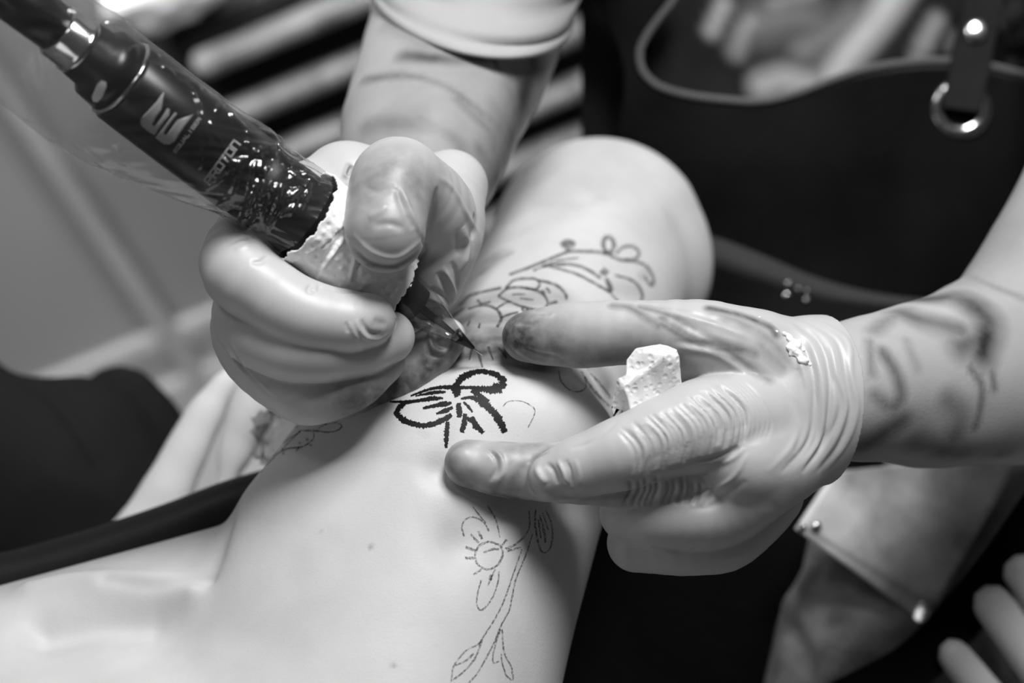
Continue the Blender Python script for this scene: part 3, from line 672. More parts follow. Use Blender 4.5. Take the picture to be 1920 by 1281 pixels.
# printed shirt behind the bib
V, F = [], []
NU, NV = 90, 60
for j in range(NV + 1):
    for i in range(NU + 1):
        u = 1090 + 950 * i / NU; v = -180 + 560 * j / NV
        w = -1380 - ((u - 1560) / 520) ** 2 * 150 + 14 * noise.noise(Vector((u * .008, v * .008, 3))) + 7 * noise.noise(Vector((u * .02, v * .012, 9)))
        V.append((u, -v, w))
F = np.array([(j * (NU + 1) + i, (j + 1) * (NU + 1) + i, (j + 1) * (NU + 1) + i + 1, j * (NU + 1) + i + 1) for j in range(NV) for i in range(NU)])
ss = Surf(np.array(V), F)
pr = ss.paint([
    ([(1560, 150), (1590, 100), (1640, 40), (1690, -30)], 26, .75), ([(1430, 160), (1470, 148), (1520, 158)], 24, .6), ([(1480, 168), (1520, 160)], 18, .5), ([(1335, 55), (1355, 10)], 16, .5), ([(1380, 95), (1395, 60), (1410, 40)], 18, .35),
    ([(1430, 40), (1500, 30), (1560, 60)], 40, .2), ([(1510, 90), (1560, 60), (1600, 30)], 28, .28), ([(1730, 85), (1755, 40)], 16, .4), ([(1720, 105), (1740, 80)], 14, .35), ([(1780, 90), (1790, 65)], 8, .35), ([(1890, 30), (1905, 10)], 18, .4), ([(1910, 70), (1930, 60)], 14, .35), ([(1905, 120), (1925, 118)], 12, .3), ([(1450, 10), (1520, -10)], 18, .28)], 0.9)
o = link('shirt', ss.V, ss.F, M['shirt'], artist); attr(o, 'print', pr); o['label'] = 'black shirt with a grey print'

# leather apron: bib with a scooped neckline, skirt, strap, eyelet, rivet
def aw(u, v): return -1230 - ((u - 1560) / 500) ** 2 * 90 + 10 * noise.noise(Vector((u * .006, v * .006, 1))) - 0.10 * max(0, 300 - v)
inner = spline([(1292, -60), (1262, 0), (1225, 48), (1200, 92), (1203, 130), (1232, 160), (1290, 178), (1360, 187), (1425, 190), (1490, 176), (1545, 155), (1620, 130), (1690, 118), (1770, 113), (1850, 122), (1930, 140), (2040, 150)], 10)
outer = spline([(1105, -60), (1128, 20), (1160, 90), (1172, 160), (1160, 260), (1160, 330), (1180, 400), (1230, 450), (1330, 468), (1420, 492), (1520, 530), (1600, 552), (1690, 566), (1780, 560), (1870, 540), (1960, 480), (2060, 420)], 10)
n = 120
def resamp(P, n):
    d = np.r_[0, np.cumsum(np.linalg.norm(np.diff(P, axis=0), axis=1))]; t = np.linspace(0, d[-1], n); return np.stack([np.interp(t, d, P[:, k]) for k in range(P.shape[1])], 1)
A, B = resamp(inner, n), resamp(outer, n); V = []; m = 26; edge = []
for j in range(m + 1):
    for i in range(n):
        q = A[i] + (B[i] - A[i]) * j / m; V.append((q[0], -q[1], aw(*q))); edge.append(1.0 if j == 0 else 0.0)
nf = len(V)
for j in range(m + 1):
    for i in range(n): x = V[j * n + i]; V.append((x[0], x[1], x[2] - 16)); edge.append(1.0 if j == 0 else 0.0)
F = []
for j in range(m):
    for i in range(n - 1):
        a = j * n + i; F.append((a, a + n, a + n + 1, a + 1)); F.append((nf + a, nf + a + 1, nf + a + n + 1, nf + a + n))
for i in range(n - 1): F.append((i, i + 1, nf + i + 1, nf + i)); a = m * n + i; F.append((a, nf + a, nf + a + 1, a + 1))
apron = link('apron', np.array(V), np.array(F), M['leather'], artist); attr(apron, 'edge', np.array(edge) * 0.9); apron['label'] = 'black leather apron with a scooped neckline'  # paler rim paints light caught by the leather's thickness
V, F = tube([(q[0], q[1], aw(*q) + 3, 7.0) for q in A[::4]], 8)
o = link('neckline_binding', V, F, M['leather'], apron); attr(o, 'edge', np.ones(len(V)));  # pale tube along the rim, its edge light painted on
# skirt from the waist over the lap towards the camera
top = resamp(spline([(1130, 400), (1230, 430), (1330, 442), (1420, 474), (1520, 516), (1600, 540), (1690, 556), (1780, 560), (1900, 545)], 10), 60)
bot = resamp(spline([(1000, 1330), (1130, 1330), (1280, 1330), (1420, 1310), (1470, 1200), (1500, 1090), (1525, 990), (1590, 890), (1900, 830)], 10), 60)
V = []; m = 30
for lay in (0, 1):
    for j in range(m + 1):
        t = j / m
        for i in range(60):
            q = top[i] + (bot[i] - top[i]) * t
            w = aw(*top[i]) + 26 * (1 - (2 * t - 0) ** 2 if t < .1 else 0.96) * (1 if t > 0.02 else 0) + 90 * math.sin(min(1, t * 1.15) * 1.5) + 40 * t + 26 * noise.noise(Vector((q[0] * .005, q[1] * .005, 5))) * min(1, 4 * t)
            V.append((q[0], -q[1], w - 16 * lay))
F = []; nf = 60 * (m + 1)
for j in range(m):
    for i in range(59):
        a = j * 60 + i; F.append((a, a + 60, a + 61, a + 1)); F.append((nf + a, nf + a + 1, nf + a + 61, nf + a + 60))
for i in range(59): F.append((i, i + 1, nf + i + 1, nf + i)); a = m * 60 + i; F.append((a, nf + a, nf + a + 1, a + 1))
for j in range(m): a = j * 60; F.append((a, nf + a, nf + a + 60, a + 60)); a += 59; F.append((a, a + 60, nf + a + 60, nf + a))
sk = link('skirt', np.array(V), np.array(F), M['leather'], apron); sks = Surf(np.array(V), np.array(F))
attr(sk, 'edge', [0.35 if (k % nf) < 120 else 0.0 for k in range(2 * nf)])  # first rows paler: painted highlight along the waist edge
def plate(path, half, thick, w_of, name, m_, parent, seg=40):
    R = spline(path, 8); T = np.gradient(R[:, :2], axis=0); T /= np.linalg.norm(T, axis=1)[:, None]; Nn = np.stack((-T[:, 1], T[:, 0]), 1); V, F = [], []
    for i, r in enumerate(R):
        hw = half if len(r) < 3 else r[2]
        for k, (s_, dz) in enumerate(((-1, 0), (-.92, thick), (.92, thick), (1, 0))):
            q = r[:2] + Nn[i] * hw * s_; V.append((q[0], -q[1], w_of(*r[:2]) + dz))
    for i in range(len(R) - 1):
        for k in range(4): F.append((i * 4 + k, i * 4 + (k + 1) % 4, (i + 1) * 4 + (k + 1) % 4, (i + 1) * 4 + k))
    F.append((3, 2, 1, 0)); b = (len(R) - 1) * 4; F.append((b, b + 1, b + 2, b + 3))
    return link(name, np.array(V), F, m_, parent, False)
strap = plate([(1858, -70), (1846, 0), (1832, 60), (1820, 120), (1808, 178), (1804, 205)], 38, 10, lambda u, v: aw(u, v) + 26, 'strap', M['leather'], apron)
attr(strap, 'edge', [0.12] * len(strap.data.vertices))
def torus(c, R, r, name, m_, parent, su=48, sv=12):
    V, F = [], []
    for i in range(su):
        a = 2 * math.pi * i / su
        for k in range(sv):
            b = 2 * math.pi * k / sv; q = R + r * math.cos(b); V.append((c[0] + q * math.cos(a), -c[1] + q * math.sin(a), c[2] + r * math.sin(b) * 0.8))
    for i in range(su):
        for k in range(sv): F.append((i * sv + k, ((i + 1) % su) * sv + k, ((i + 1) % su) * sv + (k + 1) % sv, i * sv + (k + 1) % sv))
    return link(name, np.array(V), F, m_, parent)
def dome(c, r, hgt, name, m_, parent, seg=28, tilt=(-0.12, 0.50, 0.86)):
    """a low rivet head; tilt is the way its face looks, in (u,-v,w)"""
    V, F = [], []; t_ = np.array(tilt) / np.linalg.norm(tilt); a1 = np.cross((0, 1, 0), t_); a1 /= np.linalg.norm(a1); a2 = np.cross(t_, a1); C0 = np.array((c[0], -c[1], c[2]))
    for j in range(7):
        t = j / 6 * math.pi / 2
        for k in range(seg):
            a = 2 * math.pi * k / seg; V.append(C0 + r * math.cos(t) * (a1 * math.cos(a) + a2 * math.sin(a)) + t_ * hgt * math.sin(t))
    for j in range(6):
        for k in range(seg): F.append((j * seg + k, j * seg + (k + 1) % seg, (j + 1) * seg + (k + 1) % seg, (j + 1) * seg + k))
    F.append(tuple(range(seg))[::-1])
    return link(name, np.array(V), F, m_, parent)
torus((1803, 203, aw(1803, 203) + 6), 44, 13, 'eyelet', M['chrome'], apron)
def shine(u, v, w, lamp=LAMP):
    """the way a rivet faces when it mirrors the ceiling lamp to the eye"""
    p = pt(u, v, w); l = np.array(lamp) - p; c_ = CAM - p; h = l / np.linalg.norm(l) + c_ / np.linalg.norm(c_)
    return (h @ RIGHT, h @ UP, -(h @ FWD))
dome((1831, 58, aw(1831, 58) + 38), 23, 9, 'rivet', M['chrome'], apron, tilt=shine(1831, 58, aw(1831, 58)))
for (u, v, r) in ((1475, 553, 7), (1478, 531, 6), (1512, 562, 6), (1514, 546, 5), (1497, 542, 5)):
    p, nn = sks.hit(u, v); dome((u, v, p.z + 1 if p else -1150), r, 5, 'stud', M['chrome'], apron, 14)

# worn trousers with a pocket flap and rivets
f = make_field(1000, 2300, 700, 1620, -1700, -620, 12.0)
chain(f, [(1620, 1570, -980, 235), (1735, 1130, -1150, 245), (2050, 800, -1400, 260)], 60, 0)
V, F = nets(f, 4); del f
ts = Surf(V, F)
ts.press([([(1450 + 40 * k, 1110 + 22 * k), (1520 + 40 * k, 1180 + 20 * k), (1560 + 42 * k, 1270 + 12 * k)], 22, (-7 if k % 2 else 7)) for k in range(-1, 6)]); ts.refresh()
pa = ts.paint([([(1560, 1110), (1640, 1150)], 24, .35), ([(1480, 1120), (1560, 1200)], 18, .2), ([(1600, 1200), (1680, 1220)], 18, .25), ([(1440, 1180), (1500, 1270)], 20, .25), ([(1880, 900), (1920, 880)], 40, .6), ([(1860, 1000), (1880, 960)], 22, .35), ([(1200, 1140), (1260, 1230), (1330, 1240)], 34, .12)])
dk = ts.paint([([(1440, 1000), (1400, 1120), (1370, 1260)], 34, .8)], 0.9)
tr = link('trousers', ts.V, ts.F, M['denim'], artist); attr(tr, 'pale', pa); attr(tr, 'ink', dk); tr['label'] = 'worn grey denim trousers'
Vp, Fp = [], []
flapw = lambda u, v: -865 - 0.28 * (u - 1600) + 0.22 * (v - 1000)
corn = [(1562, 884), (1918, 850), (1738, 1172), (1490, 992)]
n = 22
for lay in (0, 1):
    for j in range(n + 1):
        for i in range(n + 1):
            s_, t_ = i / n, j / n
            q = [(1 - s_) * (1 - t_) * corn[0][k] + s_ * (1 - t_) * corn[1][k] + s_ * t_ * corn[2][k] + (1 - s_) * t_ * corn[3][k] for k in (0, 1)]
            base = flapw(*q)
            Vp.append((q[0], -q[1], base + (14 if lay == 0 else 0) + 7 * noise.noise(Vector((q[0] * .012, q[1] * .012, 2)))))
N1 = (n + 1) ** 2
for j in range(n):
    for i in range(n):
        a = j * (n + 1) + i; Fp.append((a, a + n + 1, a + n + 2, a + 1)); Fp.append((N1 + a, N1 + a + 1, N1 + a + n + 2, N1 + a + n + 1))
loop = [i for i in range(n + 1)] + [j * (n + 1) + n for j in range(1, n + 1)] + [n * (n + 1) + i for i in range(n - 1, -1, -1)] + [j * (n + 1) for j in range(n - 1, 0, -1)]
for a, b in zip(loop, loop[1:] + loop[:1]): Fp.append((a, b, N1 + b, N1 + a))
pk = link('pocket_flap', np.array(Vp), np.array(Fp), M['pocket'], tr); pk['label'] = 'shiny pale pocket flap'
attr(pk, 'ink', [max(0, 1 - abs(i / n - .12) * 6) * .35 + (0.45 if (k // (n + 1)) in (n - 2,) else 0) for k2 in (0, 1) for k in range(N1) for i in [k % (n + 1)]])
def on(surf, u, v, up=0):
    p, nn = surf.hit(u, v); return (p.z if p else -880) + up
dome((1727, 1150, flapw(1727, 1150) + 20), 22, 3, 'rivet', M['chrome'], tr, tilt=shine(1727, 1150, -900, (-1.7, -0.6, 1.7)))
dome((1530, 988, flapw(1530, 988) + 16), 11, 8, 'rivet', M['chrome'], tr); dome((1504, 990, flapw(1504, 990) + 16), 8, 7, 'rivet', M['chrome'], tr)
dome((1903, 866, flapw(1903, 866) + 16), 13, 9, 'rivet', M['chrome'], tr)
plate([(1480, 1370), (1600, 1310), (1710, 1250), (1800, 1160), (1880, 1060), (1990, 900)], 46, 16, lambda u, v: flapw(u, v) + 30, 'hanging_strap', M['leather'], tr)

# ================================================================== the tattoo machine
TIP = np.array((906., -667., -100.)); TOP = np.array((100., -50., 238.)); AX = (TOP - TIP) / np.linalg.norm(TOP - TIP); K = 1.054
mach = empty('tattoo_machine', 'black pen tattoo machine in a clear plastic sleeve held over the skin', 'tattoo machine', tuple(pt(906, 667, -100)))
def L(prof): return [(t * K, r) for t, r in prof]
def lpart(name, prof, m_, parent=mach, seg=48):
    V, F = lathe(TIP, AX, L(prof), seg); return link(name, V, F, M[m_], parent)
lpart('needle', [(0, 0.8), (3, 1.7), (60, 1.9)], 'steel')
lpart('tip', [(22, 3.0), (24, 4.2), (48, 9.5), (66, 13.5), (67, 6)], 'black_plastic')
lpart('cartridge', [(60, 13), (78, 18), (110, 30), (150, 42), (188, 46), (212, 47)], 'cartridge')
lpart('plunger', [(70, 4), (110, 7), (152, 9), (154, 34), (190, 40), (215, 42)], 'black_plastic')
lpart('grip', [(196, 40), (205, 52), (225, 58), (440, 80), (470, 80), (520, 77), (560, 80)], 'grip_rubber')
off = np.array((0, 0, 0))
bodyV, bodyF = lathe(TIP, AX, L([(540, 70), (556, 82), (700, 84), (846, 84), (853, 80)]), 64)
mb = link('housing', bodyV, bodyF, M['black_plastic'], mach)
lpart('collar', [(852, 72), (853, 81), (858, 81), (860, 70)], 'chrome')
cp = lpart('cap', [(858, 60), (860, 76), (905, 72), (915, 60), (948, 58), (952, 50)], 'black_plastic')
lpart('connector_ring', [(945, 50), (948, 57), (962, 58), (965, 54), (1003, 54), (1008, 50)], 'chrome')
lpart('plug', [(1004, 40), (1008, 47), (1110, 50), (1125, 44), (1300, 40)], 'black_plastic')
bs = Surf(bodyV, np.array([(q[0], q[1], q[2]) for q in bodyF if len(q) == 4] + [(q[0], q[2], q[3]) for q in bodyF if len(q) == 4]))
# status window on the cap
capV, capF = lathe(TIP, AX, L([(860, 76), (905, 72)]), 64)
cps = Surf(capV, np.array([(q[0], q[1], q[2]) for q in capF if len(q) == 4] + [(q[0], q[2], q[3]) for q in capF if len(q) == 4]))
V, F = decal(cps, [[(190, 150), (199, 153), (200, 162), (192, 182), (183, 191), (175, 189), (173, 180), (182, 158)]], 5, 2.0)
link('display_window', V, F, M['window'], cp)['label'] = 'small white display window'
e = lambda x, y: (240 + x / 6.4, 150 + y / 6.4)
emb = [[e(430, 140), e(400, 345), e(285, 530), e(300, 550), e(330, 545), e(470, 335), e(500, 350), e(490, 420), e(320, 660), e(230, 605), e(160, 540), e(150, 490), e(170, 440)],
       [e(590, 400), e(430, 630), e(440, 655), e(465, 650), e(590, 480), e(785, 410), e(560, 730), e(500, 770), e(430, 765), e(330, 690), e(560, 385)]]
V, F = decal(bs, emb, 5, 1.2); link('emblem', V, F, M['print'], mach)['label'] = 'grey winged emblem printed on the black housing'
# lettering drawn with strokes; letters stand on a line running up across the barrel
GL = {'P': [[(0, 0), (0, 1), (.8, 1), (.8, .45), (0, .45)]], 'R': [[(0, 0), (0, 1), (.8, 1), (.8, .45), (0, .45)], [(.45, .45), (.8, 0)]], 'O': [[(0, 0), (0, 1), (.8, 1), (.8, 0), (0, 0)]], 'T': [[(0, 1), (.8, 1)], [(.4, 1), (.4, 0)]], 'N': [[(0, 0), (0, 1), (.8, 1), (.8, 0)]],
      'E': [[(.8, 1), (0, 1), (0, 0), (.8, 0)], [(0, .5), (.7, .5)]], 'Q': [[(0, 0), (0, 1), (.8, 1), (.8, 0), (0, 0)], [(.5, .3), (.9, -.1)]], 'U': [[(0, 1), (0, 0), (.8, 0), (.8, 1)]], 'A': [[(0, 0), (.4, 1), (.8, 0)], [(.2, .35), (.6, .35)]], 'L': [[(0, 1), (0, 0), (.8, 0)]], 'I': [[(.4, 0), (.4, 1)]], 'S': [[(.8, 1), (0, 1), (0, .5), (.8, .5), (.8, 0), (0, 0)]]}
def lettering(word, start, end, height, wd, name):
    start, end = np.array(start, float), np.array(end, float); d = (end - start); adv = np.linalg.norm(d) / len(word); d /= np.linalg.norm(d)
    up = np.array((d[1], -d[0])); V, F = [], []
    for i, ch in enumerate(word):
        for st in GL[ch]:
            for a, b in zip(st[:-1], st[1:]):
                pa_, pb_ = (start + d * (i * adv + q[0] * adv * 0.92) + up * q[1] * height for q in (a, b))
                g = (pb_ - pa_) / max(np.linalg.norm(pb_ - pa_), 1e-6) * wd * 0.5
                v, f_ = ribbons(bs, [[(*(pa_ - g), wd), (*(pb_ + g), wd)]], 1.3, 3, 0, 30)
                b0 = len(V); V += [tuple(x) for x in v]; F += [tuple(b0 + k for k in q) for q in f_]
    link(name, np.array(V), F, M['print'], mach)
lettering('PROTON', (394, 346), (452, 268), 14, 3.6, 'model_lettering')
lettering('EQUALISER', (330, 286), (378, 222), 6, 1.6, 'small_lettering')

# cohesive wrap round the grip
V, F = [], []; SEG, RW = 230, 84
d = AX; e1 = np.cross(d, (0, 0, 1.0)); e1 /= np.linalg.norm(e1); e2 = np.cross(d, e1)
prof = []
for lay in (0, 1):
    for j in range(RW + 1):
        t = j / RW if lay == 0 else 1 - j / RW
        for k in range(SEG):
            a = 2 * math.pi * k / SEG
            rag = 7 * noise.noise(Vector((math.cos(a) * 5, math.sin(a) * 5, 3 if t < .5 else 8))) + 3 * noise.noise(Vector((math.cos(a) * 16, math.sin(a) * 16, 4)))
            lo = 203 + 12 * math.sin(a + 2.2) + (rag if True else 0); hi = 428 + rag * 1.2 + 6 * math.sin(a)
            Lq = lo + (hi - lo) * t; r = 72 + (Lq - 203) / 225 * 25
            turn = (a / (2 * math.pi) + Lq / 120.0) % 1.0; r += 4.0 * (1 - turn)
            r += 2.0 * noise.noise(Vector((math.cos(a) * 4, math.sin(a) * 4, Lq * .02))) - (5 if lay else 0)
            V.append(TIP + d * Lq * K + (e1 * math.cos(a) + e2 * math.sin(a)) * r)
n = 2 * (RW + 1)
for i in range(n):
    for k in range(SEG): i2 = (i + 1) % n; F.append((i * SEG + k, i * SEG + (k + 1) % SEG, i2 * SEG + (k + 1) % SEG, i2 * SEG + k))
ws = Surf(np.array(V), np.array(F))
dots = []
for jj in range(-3, 14):
    for ii in range(-3, 16):
        q = np.array((640., 440.)) + np.array((-.795, -.607)) * (jj * 17 - 90) + np.array((-.607, .795)) * (ii * 17 - 110 + (8 if jj % 2 else 0))
        dots.append(([tuple(q)], 4.5, 2.6 if rng.random() < .75 else -2.4))
ws.press(dots + [([(650, 440), (625, 475), (600, 512), (590, 530)], 4, 5), ([(644, 436), (618, 472), (594, 506)], 4, -5), ([(668, 470), (662, 500), (655, 530)], 4, 5), ([(676, 474), (670, 505), (664, 532)], 5, -5), ([(540, 470), (580, 440)], 6, -2)])
o = link('grip_wrap', ws.V, ws.F, M['wrap'], mach); o['label'] = 'white dimpled wrap round the grip'

# clear plastic sleeve
V, F = [], []; SEG = 150; ST = []
LOW = e1 if (e1 @ np.array((-.607, -.795, 0))) > 0 else -e1; DEP = np.cross(d, LOW)     # across the pen in the picture, and in depth
for Lq in np.arange(432, 1340, 4.0): ST.append(Lq)
for i, Lq in enumerate(ST):
    up_r = np.interp(Lq, [430, 460, 520, 560, 620, 760, 850, 930, 1000, 1120, 1340], [92, 88, 86, 96, 90, 88, 88, 92, 82, 70, 64])
    lo_r = np.interp(Lq, [430, 460, 520, 560, 620, 700, 800, 900, 1000, 1120, 1340], [90, 88, 86, 92, 112, 136, 164, 176, 176, 170, 170])
    dp = np.interp(Lq, [430, 520, 620, 900, 1340], [88, 86, 88, 92, 84])
    amp = np.interp(Lq, [430, 540, 620, 720, 1340], [7, 7, 4, 1.8, 1.8])
    for k in range(SEG):
        a = 2 * math.pi * k / SEG
        rr = (up_r if math.cos(a) < 0 else lo_r)
        v3 = Vector((math.cos(a) * 2.6, math.sin(a) * 2.6, Lq * .016)); v4 = Vector((math.cos(a + Lq * .006) * 5, math.sin(a + Lq * .006) * 5, Lq * .008))
        q = amp * (0.8 * noise.noise(v3) + (1 - 2 * abs(noise.noise(v4))) - 0.4)
        V.append(TIP + d * Lq * K + math.cos(a) * (rr + q) * LOW + math.sin(a) * (dp + q) * DEP)
for i in range(len(ST) - 1):
    for k in range(SEG): F.append((i * SEG + k, i * SEG + (k + 1) % SEG, (i + 1) * SEG + (k + 1) % SEG, (i + 1) * SEG + k))
fs = Surf(np.array(V), np.array(F)); el = lambda *q: [e(x, y) for x, y in q]
if fs.N[np.argmax(fs.V[:, 2])][2] < 0: fs.N = -fs.N
folds = [(el((700, 60), (780, 150), (850, 280), (890, 430), (930, 650), (945, 740)), 3.5, 5), (el((730, 0), (800, 60), (880, 110)), 3.5, 5), (el((1040, 400), (1100, 330), (1150, 275), (1200, 265)), 3.5, 5), (el((1270, 290), (1210, 330), (1240, 410), (1300, 480), (1400, 580), (1500, 670)), 4, 6),
    (el((970, 440), (1010, 560), (1070, 690), (1150, 770)), 4, 4), (el((1150, 930), (1210, 1040), (1270, 1150)), 3.5, 5), (el((1450, 690), (1440, 760), (1470, 840)), 4, 5), (el((900, 780), (870, 940), (840, 1100)), 4, 4), (el((1100, 1060), (1180, 1150), (1230, 1280)), 4, 4),
    ([(420, 400), (440, 350), (450, 300)], 5, 5), ([(450, 430), (465, 380), (470, 330), (486, 290)], 4, 6), ([(480, 450), (490, 400), (500, 350), (506, 300)], 4, 6), ([(500, 460), (505, 420), (520, 380), (530, 330)], 4, 6),
    ([(505, 258), (520, 268), (530, 300), (545, 320)], 4, 7), ([(540, 275), (535, 300), (550, 330), (570, 340)], 4, 6), ([(560, 310), (575, 330), (600, 345)], 4, 6), ([(520, 400), (545, 395), (555, 375), (540, 372)], 4, 5), ([(540, 345), (560, 345), (575, 350), (585, 335)], 4, 5), ([(505, 330), (497, 370)], 3.5, 5), ([(560, 400), (572, 370), (585, 350)], 4, 5), ([(470, 270), (490, 300), (480, 330)], 4, 5),
    ([(218, 268), (228, 290), (240, 312)], 8, 7), ([(60, 180), (140, 260), (220, 330), (330, 385)], 6, 4), ([(100, 100), (150, 140)], 4, 5), ([(130, 20), (150, 28), (165, 14)], 6, 5), ([(240, 95), (265, 90), (300, 105)], 4, 5), ([(200, 38), (208, 45)], 5, 5), ([(80, 110), (110, 108), (130, 130)], 6, 5), ([(300, 120), (330, 145)], 4, 5)]
for k in range(13):                                      # crumples where the sleeve is gathered over the grip
    q = np.array((906., 667.)) + np.array((-.795, -.607)) * rng.uniform(440, 590) + np.array((-.607, .795)) * rng.uniform(-85, 85); g = rng.uniform(-.9, .9)
    t_ = np.array((-.607 + .5 * g, .795 + .5 * g)) * rng.uniform(24, 58); b_ = rng.normal(size=2) * 6
    folds.append(([tuple(q - t_), tuple(q + b_), tuple(q + t_)], rng.uniform(3.2, 5.2), rng.uniform(4, 7)))
fs.press(folds)
link('plastic_sleeve', fs.V, fs.F, M['film'], mach)['label'] = 'clear crinkled plastic sleeve'

# ================================================================== loose things
# crumpled tissue pinched between thumb and index
tis = empty('tissue', 'crumpled white paper tissue pinched between gloved thumb and finger', 'tissue', tuple(pt(1215, 760, 30)))
P = {'a': (1174, 702, 46), 'b': (1175, 674, 22), 'c': (1192, 652, 8), 'd': (1238, 644, 0), 'e': (1270, 655, 8), 'e2': (1275, 668, 20), 'g': (1279, 725, 30), 'g2': (1281, 790, 10), 'h': (1243, 668, 62), 'i': (1236, 745, 58), 'i2': (1232, 800, 40), 'j': (1170, 724, 76), 'k': (1158, 710, 60), 'l': (1146, 762, 62), 'm': (1150, 800, 50), 'n': (1184, 775, 84), 'n2': (1186, 810, 60),
     'o': (1262, 692, 40), 'o2': (1260, 735, 40), 'o3': (1258, 795, 10), 'q': (1215, 690, 66), 'r': (1212, 760, 74), 'r2': (1210, 805, 50), 'x': (1195, 700, 40), 'y': (1168, 770, 60), 'y2': (1168, 806, 40)}
P = {k: (u, v, w + max(0, 85 - 0.75 * max(0, v - 645)) * (0.9 if w < 55 else 0.55)) for k, (u, v, w) in P.items()}; names = list(P)
quads = ['abcx', 'xcdh', 'dee2h', 'akjx', 'xjqh', 'jnrq', 'qrih', 'kljj', 'lynj', 'mly', 'lmy2y', 'yy2n2n', 'nn2r2r', 'rr2i2i', 'hioo', 'e2ogg', 'he2oi', 'oio2', 'ogo2', 'o2io3', 'ii2o3', 'o2o3g2g']
bm = bmesh.new(); bv = {k: bm.verts.new((P[k][0], -P[k][1], P[k][2])) for k in names}
import re
for q in quads:
    ks = re.findall(r'[a-z]\d?', q); seen = []
    for k in ks:
        if k not in seen: seen.append(k)
    if len(seen) > 2:
        try: bm.faces.new([bv[k] for k in seen])
        except ValueError: pass
bmesh.ops.recalc_face_normals(bm, faces=bm.faces)
bmesh.ops.triangulate(bm, faces=bm.faces[:])
bmesh.ops.subdivide_edges(bm, edges=bm.edges[:], cuts=6, use_grid_fill=True)
bm.normal_update()
for v in bm.verts:
    c = v.co; v.co = c + v.normal * (3.0 * noise.noise(c * .045) + 1.6 * noise.noise(c * .11)) 
for _ in range(1): bmesh.ops.smooth_vert(bm, verts=bm.verts, factor=0.35, use_axis_x=True, use_axis_y=True, use_axis_z=True)
bm.verts.ensure_lookup_table(); bm.normal_update()
V = np.array([v.co[:] for v in bm.verts]); NN = np.array([v.normal[:] for v in bm.verts]); F = [tuple(v.index for v in f_.verts) for f_ in bm.faces]
b = len(V); V2 = np.vstack((V, V - NN * 2.0)); be = [e_ for e_ in bm.edges if e_.is_boundary]
F2 = F + [tuple(b + i for i in q[::-1]) for q in F] + [(e_.verts[0].index, e_.verts[1].index, b + e_.verts[1].index, b + e_.verts[0].index) for e_ in be]
bm.free(); o = link('sheet', V2, F2, M['tissue'], tis)

# couch and pillow
couch = empty('couch', 'black vinyl tattoo couch under the lying person, its rolled edge showing', 'couch', tuple(pt(300, 1500, -700)))
V, F = tube([(-330, 1205, -480, 66), (-100, 1128, -490, 66), (60, 1088, -500, 64), (200, 1044, -510, 60), (330, 998, -520, 58), (440, 952, -530, 54), (560, 915, -540, 50), (700, 880, -560, 50)], 24)
link('edge_roll', V, F, M['couch'], couch)
f = make_field(-420, 720, 800, 1760, -1450, -580, 14.0)
chain(f, [(-260, 1400, -1080, 180), (150, 1320, -1100, 180), (420, 1290, -1100, 150)], 60, 0)
chain(f, [(-260, 1600, -960, 190), (300, 1560, -960, 220)], 60, 80)
V, F = nets(f, 4); link('cushion', V, F, M['couch'], couch)
pil = empty('pillow', 'black cloth pillow leaning behind the couch edge at the left', 'pillow', tuple(pt(100, 1000, -1000)))
f = make_field(-420, 560, 560, 1300, -1600, -900, 12.0)
chain(f, [(-160, 800, -1250, 190), (60, 960, -1230, 210), (180, 1060, -1200, 170)], 60, 0)
chain(f, [(140, 870, -1320, 165), (235, 1040, -1260, 150)], 60, 60)
V, F = nets(f, 4)
ps = Surf(V, F); ps.press([([(20, 690), (120, 760), (190, 860)], 26, -14), ([(100, 900), (200, 940)], 40, 8)]); ps.refresh()
link('cover', ps.V, ps.F, M['dark_cloth'], pil)
f = make_field(80, 420, 620, 1140, -1800, -1350, 12.0)
chain(f, [(225, 770, -1600, 85), (265, 840, -1600, 95), (270, 980, -1600, 90)], 60, 0)
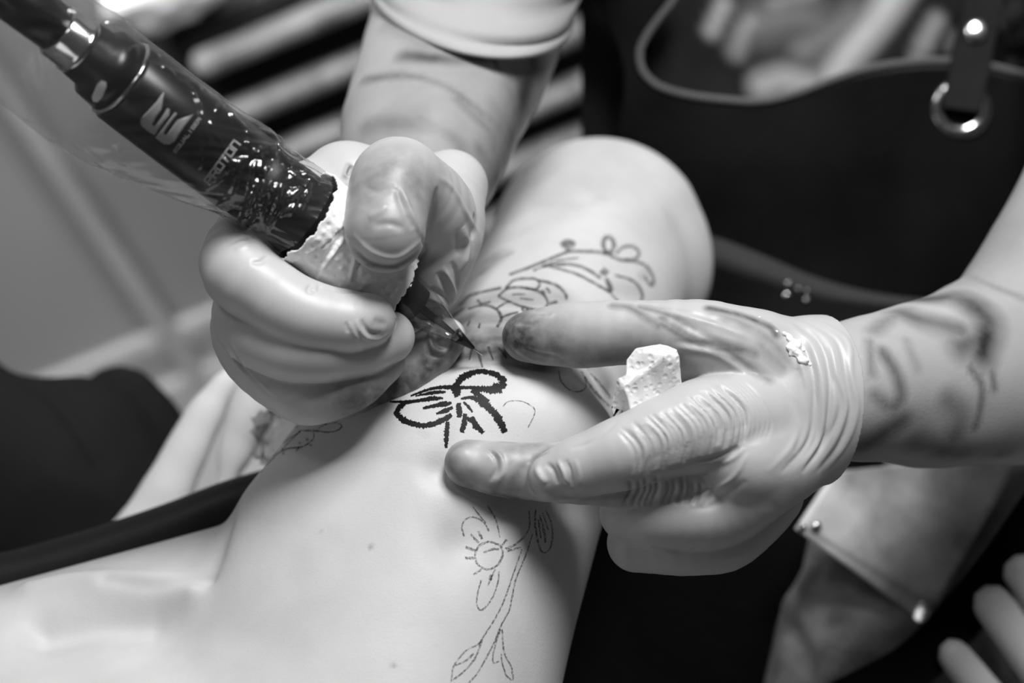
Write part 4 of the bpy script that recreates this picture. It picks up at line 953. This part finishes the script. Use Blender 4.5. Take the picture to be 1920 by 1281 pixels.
V, F = nets(f, 4); o = link('bundled_cloth', V, F, M['dark_cloth']); o['label'] = 'dark bundled cloth behind the pillow'; o['category'] = 'cloth'
# crumpled cling film beyond the arm
bm = bmesh.new(); bmesh.ops.create_icosphere(bm, subdivisions=4, radius=1.0)
V = []
for v in bm.verts:
    c = v.co; k = 1 + .5 * noise.noise(c * 2.2) + .35 * noise.noise(c * 6); V.append((528 + c.x * 46 * k, -(822 - c.y * 62 * k), -520 + c.z * 40 * k))
F = [tuple(v.index for v in f_.verts) for f_ in bm.faces]; bm.free()
o = link('cling_film', V, F, M['cartridge'], None, False); o['label'] = 'crumpled shiny cling film beyond the arm, under the glove'; o['category'] = 'cling film'
# white cloth on the chest
c = on_plane(285, -12, 2, 0.60)
bm = bmesh.new(); bmesh.ops.create_icosphere(bm, subdivisions=4, radius=1.0); V = []
for v in bm.verts:
    q = v.co; k = 1 + .28 * noise.noise(q * 1.6 + Vector((3, 1, 2))) + .12 * noise.noise(q * 5); V.append((-0.158 + q.x * .05 * k, CY + 0.004 + q.y * .016 * k + (0.03 if q.z > 0.3 else 0), 0.571 + q.z * .032 * k))
F = [tuple(v.index for v in f_.verts) for f_ in bm.faces]; bm.free()
o = link('cloth', V, F, M['white'], None, True, True); o['label'] = 'crumpled white cloth hanging over the top edge of the drawer chest'; o['category'] = 'cloth'
# stool with pale padded bars at the lower right
st = empty('stool', 'stool with pale padded bars below the hanging leather strap', 'stool', tuple(pt(1880, 1300, -1200)))
for pth in ([(1838, 1106, -800, 12), (1846, 1116, -800, 26), (1858, 1130, -800, 36), (1905, 1195, -800, 38), (2010, 1340, -800, 40)], [(1894, 1050, -820, 12), (1901, 1058, -820, 26), (1912, 1070, -820, 34), (1960, 1130, -820, 38), (2060, 1270, -820, 40)], [(1770, 1206, -790, 10), (1777, 1214, -790, 22), (1788, 1228, -790, 30), (1830, 1279, -790, 33), (1900, 1364, -790, 34)]):
    V, F = tube(pth, 20); link('padded_bar', V, F, M['pale_bar'], st)
V, F = tube([(1850, 1460, -790, 60), (2150, 1300, -800, 60)], 16); link('frame', V, F, M['black_plastic'], st)
